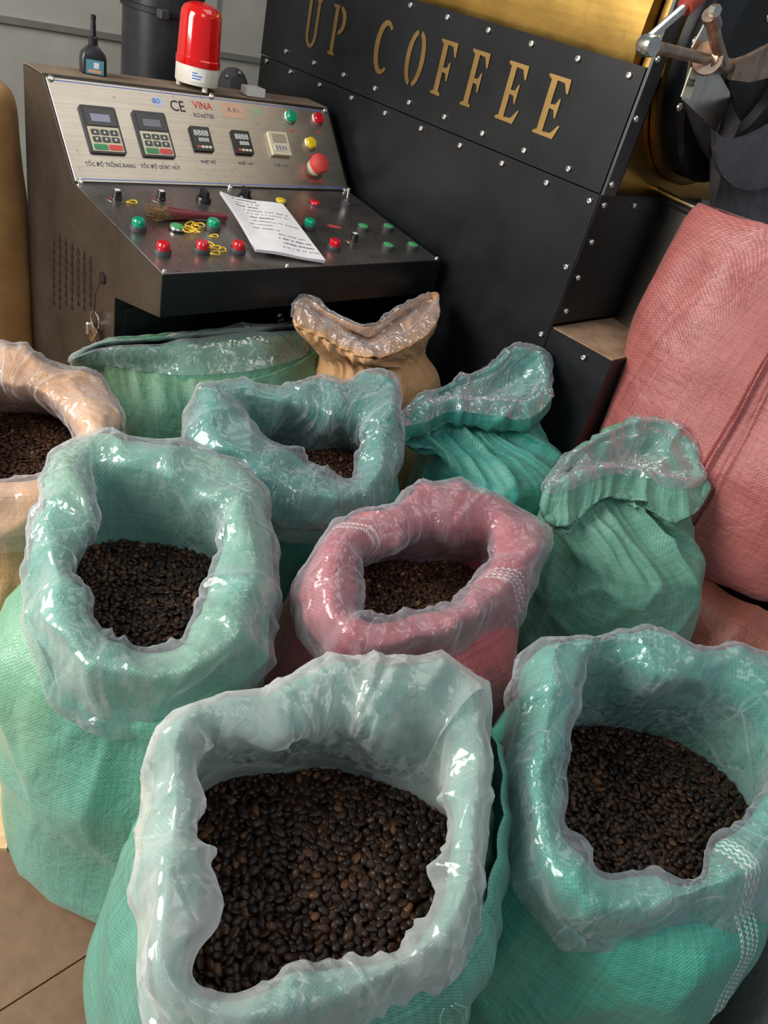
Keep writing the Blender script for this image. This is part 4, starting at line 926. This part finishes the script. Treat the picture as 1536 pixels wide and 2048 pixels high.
# 3 front right sack
c = (.995, .125)
open_sack('woven_sack', c,
  [(1122,1560,.68),(1150,1400,.74),(1180,1330,.765),(1330,1360,.77),(1500,1390,.77),(1550,1460,.74),(1500,1620,.69),(1440,1680,.67),(1370,1760,.655),(1270,1745,.65),(1180,1740,.65),(1130,1680,.66)],
  [(1080,1560,.71),(1105,1400,.76),(1120,1290,.80),(1200,1282,.80),(1380,1300,.805),(1545,1325,.80),(1600,1450,.76),(1560,1640,.71),(1450,1760,.685),(1300,1810,.665),(1180,1800,.665),(1100,1700,.68)],
  [(1042,1580,.67),(1062,1420,.73),(1080,1285,.78),(1200,1274,.79),(1380,1290,.795),(1560,1320,.79),(1630,1450,.73),(1620,1640,.67),(1530,1790,.62),(1400,1870,.59),(1280,1882,.58),(1140,1830,.60),(1060,1700,.64)],
  [(1125,1465,.57),(1250,1462,.57),(1400,1510,.57),(1490,1600,.57),(1540,1720,.57),(1400,1860,.57),(1200,1870,.57),(1090,1760,.57),(1085,1600,.57)],
  .57, body_std(c, .245, .68, 1.05, 1, .5, 2.4, (-.02, .0), 3, 1.06), woven('bright_teal_woven_sack', (.012, .16, .115), (.075, .42, .31), stripes=((.23*phi_of(1478, 1930, .42, c)-.100, .010), (.23*phi_of(1478, 1930, .42, c)-.078, .008))), M['film'],
  'bright teal woven sack with white-checked stripe and clear liner, at the right foreground', 'dark coffee beans in the bright teal sack at the right foreground', seed=3, drop=.01, mound=.012, in_amp=.8, bsize=1.15)
# 4 pink open sack
c = (.955, .655)
open_sack('woven_sack', c,
  [(712,1180,.69),(720,1110,.72),(800,1085,.73),(900,1060,.74),(980,1060,.74),(985,1130,.71),(950,1160,.70),(900,1205,.69),(850,1215,.68),(760,1245,.675),(725,1235,.68)],
  [(665,1180,.72),(690,1090,.75),(790,1030,.77),(925,985,.785),(1010,1030,.775),(1060,1085,.755),(1030,1140,.735),(960,1215,.715),(860,1260,.70),(750,1285,.69),(670,1240,.70)],
  [(608,1190,.68),(650,1085,.72),(780,1010,.755),(925,962,.775),(1020,1010,.765),(1088,1065,.74),(1082,1130,.70),(1040,1220,.66),(930,1295,.63),(810,1322,.62),(700,1310,.63),(625,1255,.655)],
  [(700,1150,.60),(830,1125,.60),(950,1135,.60),(1010,1180,.60),(960,1270,.60),(800,1320,.60),(690,1280,.60),(660,1210,.60)],
  .60, body_std(c, .215, .68, 1.05, 1.05, 0, 2.3, (.02, .02), 4, 1.10), woven('pink_woven_sack_checked', (.24, .022, .032), (.52, .12, .14), stripes=((.23*phi_of(1000, 1160, .72, c), .009), (.23*phi_of(1000, 1160, .72, c)+.020, .008), (.23*phi_of(752, 1065, .755, c), .016)), tape=.0036), M['film'],
  'open pink woven sack with thin white check lines and clear liner in the middle', 'medium brown coffee beans in the open pink sack', 'bean_light', seed=4, drop=.01, mound=.012, bsize=.95)
# 5 teal open sack behind
c = (1.09, 1.125)
open_sack('woven_sack', c,
  [(475,815,.745),(530,868,.72),(600,915,.69),(655,950,.67),(705,962,.66),(718,910,.695),(735,860,.73),(660,835,.745),(570,815,.75),(505,798,.755)],
  [(425,850,.75),(440,785,.775),(560,775,.78),(680,770,.79),(760,765,.80),(765,860,.755),(750,950,.70),(700,990,.68),(600,975,.69),(500,920,.715)],
  [(384,860,.72),(400,785,.76),(440,768,.77),(560,768,.775),(680,760,.785),(770,750,.795),(795,850,.74),(785,940,.69),(720,1034,.63),(620,1015,.645),(500,950,.68),(410,905,.70)],
  [(520,900,.60),(620,905,.60),(720,910,.60),(740,960,.60),(700,1000,.60),(600,990,.60),(520,950,.60)],
  .60, body_std(c, .215, .66, 1.08, 1, .2, 2.3, (0, 0), 5, 1.06), M['teal_deep'], M['film'],
  'open teal woven sack with loosely draped clear liner in the second row below the console', 'brown coffee beans in the open teal sack behind the pink one', 'bean_light', seed=5, drop=.01, mound=.01, bsize=.95, in_amp=1.4)
# 7 orange sack at the left edge
c = (.47, 1.43)
open_sack('woven_sack', c,
  [(-60,860,.72),(-60,790,.745),(20,770,.76),(100,800,.75),(150,845,.735),(165,860,.73),(130,940,.67),(60,955,.66),(-40,960,.66)],
  [(-120,860,.74),(-80,720,.79),(0,705,.80),(90,740,.785),(190,800,.76),(205,860,.745),(160,940,.70),(60,985,.68),(-60,985,.68)],
  [(-160,860,.71),(-100,690,.78),(0,682,.79),(90,718,.775),(225,785,.75),(240,830,.735),(200,900,.68),(110,1010,.64),(0,1022,.635),(-100,1010,.65)],
  [(-60,830,.63),(20,828,.63),(110,835,.63),(165,870,.63),(120,960,.63),(0,980,.63),(-100,960,.63),(-110,880,.63)],
  .63, body_std(c, .205, .68, 1, 1, 0, 2.3, (.0, .0), 7, 1.06), M['kraft'], M['film'],
  'orange tan paper-laminated sack of coffee beans cut by the left edge', 'brown coffee beans in the orange sack at the left edge', 'bean_light', seed=7, drop=.01, mound=.015)
# 6 green sack with its mouth pressed shut, right below the console: rings matched point by point
def ring_ix(P):
    P = np.array(P, float); K = len(P); t = np.arange(NPH)/NPH*K; i = np.floor(t).astype(int); f = (t-i)[:, None]
    p0, p1, p2, p3 = (P[(i+j) % K] for j in (-1, 0, 1, 2))
    return .5*((2*p1)+(-p0+p2)*f+(2*p0-5*p1+4*p2-p3)*f**2+(-p0+3*p1-3*p2+p3)*f**3)
def pxr(*q): return ring_ix([at(*p) for p in q])
def el12(cx, cy, rx, ry, z, a0, da=-1):
    return ring_ix([(cx+rx*math.cos(a0+da*2*math.pi*i/12), cy+ry*math.sin(a0+da*2*math.pi*i/12), z) for i in range(12)])
root = empty('woven_sack', (1.09, 1.50, 0), 'green woven sack with a flattened mouth and wide film collar just below the console', 'sack')
cr_ = [(148,716,.735),(200,686,.76),(300,677,.768),(400,668,.772),(500,658,.776),(600,648,.782),(662,650,.785),(610,662,.778),(500,675,.768),(400,684,.762),(300,692,.758),(200,698,.752)]
in_ = [(165,716,.72),(205,696,.735),(300,686,.74),(400,677,.74),(500,667,.745),(600,655,.75),(650,655,.75),(600,662,.748),(500,672,.742),(400,682,.738),(300,690,.736),(205,700,.733)]
ou_ = [(140,722,.715),(195,690,.72),(300,680,.725),(400,671,.73),(500,660,.735),(600,650,.74),(668,668,.745),(625,705,.725),(520,740,.71),(400,752,.70),(300,745,.70),(200,728,.715)]
he_ = [(150,735,.69),(200,700,.68),(300,690,.68),(400,680,.68),(500,672,.69),(600,662,.69),(662,690,.715),(610,742,.69),(510,782,.668),(410,787,.66),(320,772,.665),(225,745,.69)]
a0 = math.pi*.86
Rings = [pxr(*in_), pxr(*cr_), pxr(*ou_), pxr(*he_)]
c6 = np.array([1.09, 1.49])
neck6 = scale_ring(Rings[3], c6, .93, .035)
ell = lambda rx, ry, z: el12(1.09, 1.50, rx, ry, z, math.atan2(*(Rings[3][0][:2]-c6)[::-1]))
B = loft(Rings+[neck6, ell(.31, .15, .57), ell(.31, .19, .42), ell(.29, .2, .2), ell(.26, .18, .05), ell(.18, .12, .005)], [6, 8, 8, 4, 16, 12, 12, 10, 6])
N = normals(B)
k6 = np.arange(B.shape[0])[:, None]; dsg = np.sign(((B[45, :, :2]-c6)*N[45, :, :2]).sum(1).mean()); N = N*dsg
ph6 = PHI[None, :]+.05*np.sin(k6/7.)
f6 = (1-2*np.abs(np.sin(ph6*9)))*.5+(1-2*np.abs(np.sin(ph6*14+1)))*.35+(1-2*np.abs(np.sin(ph6*5+2)))*.6
B = B+N*(f6*.005*np.exp(-((k6-32.)/9.)**2)+vnoise(B*8)*.008+vnoise(B*20)*.003)[..., None]; B[..., 2] = np.maximum(B[..., 2], .004)
grid_mesh('sack_cloth', B, M['green'], root, True, .3)
FR = [Rings[0], Rings[1], Rings[2]*.72+Rings[1]*.28, Rings[2]]
L = loft(FR, [10, 14, 12]); N = normals(L); dsg = np.sign(((L[-4, :, :2]-c6)*N[-4, :, :2]).sum(1).mean()); N = N*dsg
L = L+N*(vnoise(L*8)*.008+vnoise(L*20)*.003+.005+creases(L, 6)*.8*np.clip((np.arange(L.shape[0])[:, None]-8)/8., 0, 1))[..., None]
grid_mesh('film_liner', L, M['film'], root, False, .3)
def gather_sack(name, cr, cu, bodyc, mat, film, label, seed, famp=.012, hem=.0, zin=.05, film_to=1.0, tuck=.014, nfold=(9, 14, 5), big=1.0):
    """sack drawn together: mouth standing up over a gathered neck, folds running down the shoulders"""
    cr = np.array([at(*p) for p in cr]); cu = np.array([at(*p) for p in cu]); cc = cr[:, :2].mean(0); c2 = cu[:, :2].mean(0)
    root = empty(name, (bodyc[0][0], bodyc[0][1], 0), label, 'sack')
    def shrink(P, k, dz, q=None):
        q = P[:, :2].mean(0) if q is None else q; o = P.copy(); o[:, :2] = q+(P[:, :2]-q)*k; o[:, 2] += dz; return o
    zb = cr[:, 2].min()-zin; bot = shrink(cr, .02, 0); bot[:, 2] = zb
    in2 = shrink(cr, .55, 0); in2[:, 2] = np.minimum(in2[:, 2]-.02, zb+.012); in1 = shrink(cr, .90, -.022)
    rc, ri, r2, rb, ro = (ring_ix(x) for x in (cr, in1, in2, bot, cu))
    rh = scale_ring(ro, c2, 1, -hem, .002); rt = scale_ring(ro, c2, 1, -hem+.004, -tuck); rt2 = scale_ring(ro, c2, 1, -hem-.02, -tuck*1.1)
    def ell(q):
        x, y, rx, ry, z = q; a0 = math.atan2(cu[0][1]-y, cu[0][0]-x); return el12(x, y, rx, ry, z, a0)
    rows = [5, 9, 7, 10, 4, 3, 5]+[12]*len(bodyc)
    top = [rb, r2, ri, rc, ro, rh, rt, rt2]
    B = loft(top+[ell(q) for q in bodyc], rows, 1.0); N = normals(B); jt = sum(rows[:4]); m_ = B.shape[0]
    dsg = np.sign(((B[-20, :, :2]-np.array(bodyc[-3][:2]))*N[-20, :, :2]).sum(1).mean()); N = N*dsg
    k = np.arange(m_)[:, None]; t = np.arange(NPH)/NPH*2*math.pi; w = t[None, :]+.10*np.sin(k/8.+seed)+.10*vnoise(np.stack(np.broadcast_arrays(np.cos(t)[None, :]*2, np.sin(t)[None, :]*2, k*.03+seed), -1))
    f = sum(a*(1-2*np.abs(np.sin(w*n_+i))**.8) for i, (n_, a) in enumerate(zip(nfold, (.6, .3, .7))))
    env = .35*np.exp(-((k-jt+3.)/7.)**2)+np.exp(-((k-jt-16.)/11.)**2)
    def dd(P, kk): return vnoise(P*8+seed)*.008*big+vnoise(P*20)*.003+.010*big*np.clip(1-cellnoise(P, 8.0, seed)/.42, 0, 1)**1.5
    inn = np.clip(1-np.abs(k-9.)/8., 0, 1)
    B2 = B+N*(f*famp*env+dd(B, k)*np.clip(k/10., 0, 1))[..., None]; B2[..., 2] += inn*.016*(1-2*np.abs(vnoise(B*24+seed)))
    B2[..., 2] = np.maximum(B2[..., 2], .004); grid_mesh('sack_cloth', B2, mat, root, True, .23)
    fr = [rb, r2, ri, rc]+([rc*(1-film_to)+ro*film_to] if film_to > 0 else [])
    jr = sum(rows[:3])+(rows[3] if film_to > 0 else 0)
    L = loft(fr, [r_*2 for r_ in rows[:len(fr)-1]], 1.0); NL = normals(L)*dsg; kk = np.arange(L.shape[0])[:, None]/2.
    fL = np.array([np.interp(kk[:, 0], np.arange(m_), (f*famp*env)[:, i]) for i in range(NPH)]).T
    pn = np.clip(kk/10., 0, 1); L2 = L+NL*(fL+dd(L, kk)*pn+.004+creases(L, seed)*.9*pn)[..., None]
    L2[..., 2] += np.clip(1-np.abs(kk-9.)/8., 0, 1)*.016*(1-2*np.abs(vnoise(L*24+seed)))+.003
    grid_mesh('film_liner', L2, film, root, False, .23); return root
# 8 tan paper sack, gathered between console and machine
gather_sack('paper_sack',
  [(592,610,.862),(612,596,.87),(660,628,.852),(735,655,.838),(800,618,.855),(848,592,.87),(876,590,.87),(850,640,.84),(800,675,.82),(745,698,.806),(695,680,.815),(640,642,.84)],
  [(588,645,.842),(606,600,.86),(658,632,.842),(735,658,.828),(800,622,.845),(855,590,.862),(878,625,.85),(856,668,.825),(802,700,.806),(745,718,.794),(690,700,.803),(628,668,.828)],
  [(1.475, 1.405, .180, .105, .745), (1.51, 1.40, .215, .145, .67), (1.535, 1.40, .235, .165, .56), (1.54, 1.40, .22, .17, .3), (1.54, 1.40, .2, .16, .05), (1.54, 1.40, .15, .11, .005)],
  M['kraft_dk'], M['film'], 'tan paper sack gathered at the neck between the console and the machine', 8, famp=.008, tuck=.004, nfold=(13, 21, 7), zin=.0, big=.5)
# 9 deep teal tied sack
gather_sack('woven_sack',
  [(805,826,.745),(860,788,.765),(930,755,.785),(985,735,.81),(1030,697,.858),(1080,710,.852),(1092,770,.80),(1052,806,.768),(1000,804,.765),(950,799,.765),(900,801,.76),(850,812,.752)],
  [(800,850,.722),(850,795,.75),(925,760,.772),(982,740,.795),(1028,694,.84),(1095,708,.838),(1097,800,.775),(1052,840,.735),(995,836,.733),(942,828,.735),(890,828,.73),(838,848,.718)],
  [(1.59, .98, .195, .175, .64), (1.60, .975, .22, .205, .54), (1.605, .975, .225, .212, .42), (1.60, .975, .22, .205, .22), (1.60, .975, .2, .18, .05), (1.6, .975, .15, .13, .005)],
  M['teal_deep'], M['film_thin'], 'deep teal woven sack gathered shut with an upturned film ear beside the machine', 9, famp=.015, hem=.035, tuck=.020, nfold=(7, 12, 4), zin=.0)
# 10 soft green tied sack
gather_sack('woven_sack',
  [(1098,975,.76),(1140,915,.79),(1205,872,.83),(1270,845,.85),(1335,850,.85),(1388,900,.82),(1402,955,.78),(1350,962,.778),(1290,946,.785),(1230,936,.79),(1175,945,.785),(1130,962,.772)],
  [(1082,1012,.722),(1132,918,.775),(1202,870,.81),(1270,840,.83),(1340,845,.83),(1396,896,.80),(1412,990,.748),(1352,1045,.716),(1275,1004,.738),(1208,998,.738),(1165,1028,.715),(1122,1056,.695)],
  [(1.635, .58, .215, .20, .625), (1.65, .565, .245, .225, .53), (1.66, .555, .262, .238, .42), (1.655, .56, .25, .23, .22), (1.64, .565, .21, .2, .05), (1.63, .57, .15, .14, .005)],
  M['green_soft'], M['film_thin'], 'soft green woven sack gathered shut in front of the tall pink sack', 10, famp=.018, tuck=.012, nfold=(6, 11, 4), film_to=.25, zin=.0)
# 11 tall pink sack on top of 12
def slab_sack(name, rings, mat, label, seed, seam=None, cc=None, amp=1):
    root = empty(name, (rings[0][0][0], rings[0][0][1], rings[0][2 if False else 3]), label, 'sack')
    G = loft([ring_el(*r_) for r_ in rings], 16); N = normals(G)
    if ((G[G.shape[0]//2, :, :2]-np.array(rings[len(rings)//2][0]))*N[G.shape[0]//2, :, :2]).sum(1).mean() < 0: N = -N
    q = G+seed
    d = vnoise(q*5)*.020+vnoise(q*12)*.006+(1-2*np.abs(vnoise(q*np.array([6, 6, 2.4]))))*.010
    if seam is not None:
        k = np.linspace(0, 1, G.shape[0])[:, None]
        for a0, w_, h_ in seam:
            dd = PHI[None, :]-(a0+.05*np.sin(k*5)); d = d+h_*np.exp(-(dd/w_)**2)-h_*.8*np.exp(-((dd+w_*1.8)/(w_*.8))**2)
    G = G+N*(d*amp)[..., None]
    G[..., 2] = np.maximum(G[..., 2], .004)
    m, n = G.shape[:2]; 
    o = grid_mesh('sack_cloth', G, mat, root, True, .30)
    return root
ymid = .58
slab_sack('woven_sack', [((2.03, ymid), .014, .355, 1.325, 0, 5.0, 0, 1), ((2.03, ymid), .035, .36, 1.305, 0, 4.5, 0, 1), ((2.03, ymid), .085, .355, 1.12, 0, 3.6, .02, 1), ((2.02, ymid-.01), .125, .345, .90, 0, 3.0, .03, 1), ((2.01, ymid-.02), .155, .345, .68, 0, 2.6, .05, 1), ((2.01, ymid-.02), .13, .33, .52, 0, 2.6, 0, 1), ((2.01, ymid-.02), .08, .26, .49, 0, 2.4, 0, 1)],
  M['pink'], 'tall pink woven sack with a vertical fold leaning on the steel bin at the right', 11, seam=[(3.36, .035, .026), (3.62, .02, .010)])
slab_sack('woven_sack', [((2.0, .33), .10, .14, .50, 0, 2.4, 0, 2), ((2.0, .33), .20, .30, .485, 0, 2.6, .1, 2), ((1.98, .30), .24, .36, .36, 0, 2.6, .1, 2), ((1.98, .30), .25, .37, .18, 0, 2.6, .08, 2), ((1.98, .3), .22, .32, .03, 0, 2.4, 0, 2), ((1.98, .3), .15, .22, .005, 0, 2.4, 0, 2)],
  M['redbrown'], 'crumpled red-brown woven sack lying under the tall pink sack', 12)
# 13 dark grey sack at the lower right corner
pg = at(1530, 2060, .40)
slab_sack('woven_sack', [((pg[0]+.08, pg[1]-.08), .04, .04, .44, 0, 2.2, 0, 3), ((pg[0]+.08, pg[1]-.08), .12, .12, .42, 0, 2.4, .1, 3), ((pg[0]+.08, pg[1]-.08), .15, .15, .25, 0, 2.4, .1, 3), ((pg[0]+.08, pg[1]-.08), .13, .13, .02, 0, 2.4, 0, 3), ((pg[0]+.08, pg[1]-.08), .08, .08, .005, 0, 2.4, 0, 3)],
  M['greysack'], 'dark grey woven sack in the lower right corner of the picture', 13)
# 14 tall kraft paper wrap at the left of the console
slab_sack('paper_sack', [((.66, 2.50), .10, .10, 1.13, 0, 3, 0, 4), ((.66, 2.50), .22, .20, 1.11, 0, 3, .03, 4), ((.66, 2.50), .245, .22, .8, 0, 3, .03, 4), ((.66, 2.50), .25, .22, .4, 0, 3, .03, 4), ((.66, 2.50), .24, .21, .02, 0, 3, 0, 4), ((.6, 2.5), .2, .18, .005, 0, 3, 0, 4)],
  M['kraftpaper'], 'tall brown paper sack standing left of the control console', 14, amp=.6)
#SACKS_END
# plywood sheet on the floor at the left
P0 = at(-60, 1694, .012)[:2]; P1 = at(70, 1703, .012)[:2]; e1 = (P1-P0)/np.linalg.norm(P1-P0); e2 = np.array([-e1[1], e1[0]])
if e2[1] < 0: e2 = -e2
poly = [tuple(P0-e1*.7), tuple(at(14, 1697, .012)[:2]), tuple(at(45, 1240, .012)[:2]), tuple(at(-700, 1180, .012)[:2])]
b = Geo().prism(poly, (0, 0, 0), X_, Y_, Z_, .012).build('plywood_board', M['wood'], None)
tag(b, 'pale wood-grained board lying on the floor at the left edge', 'board')
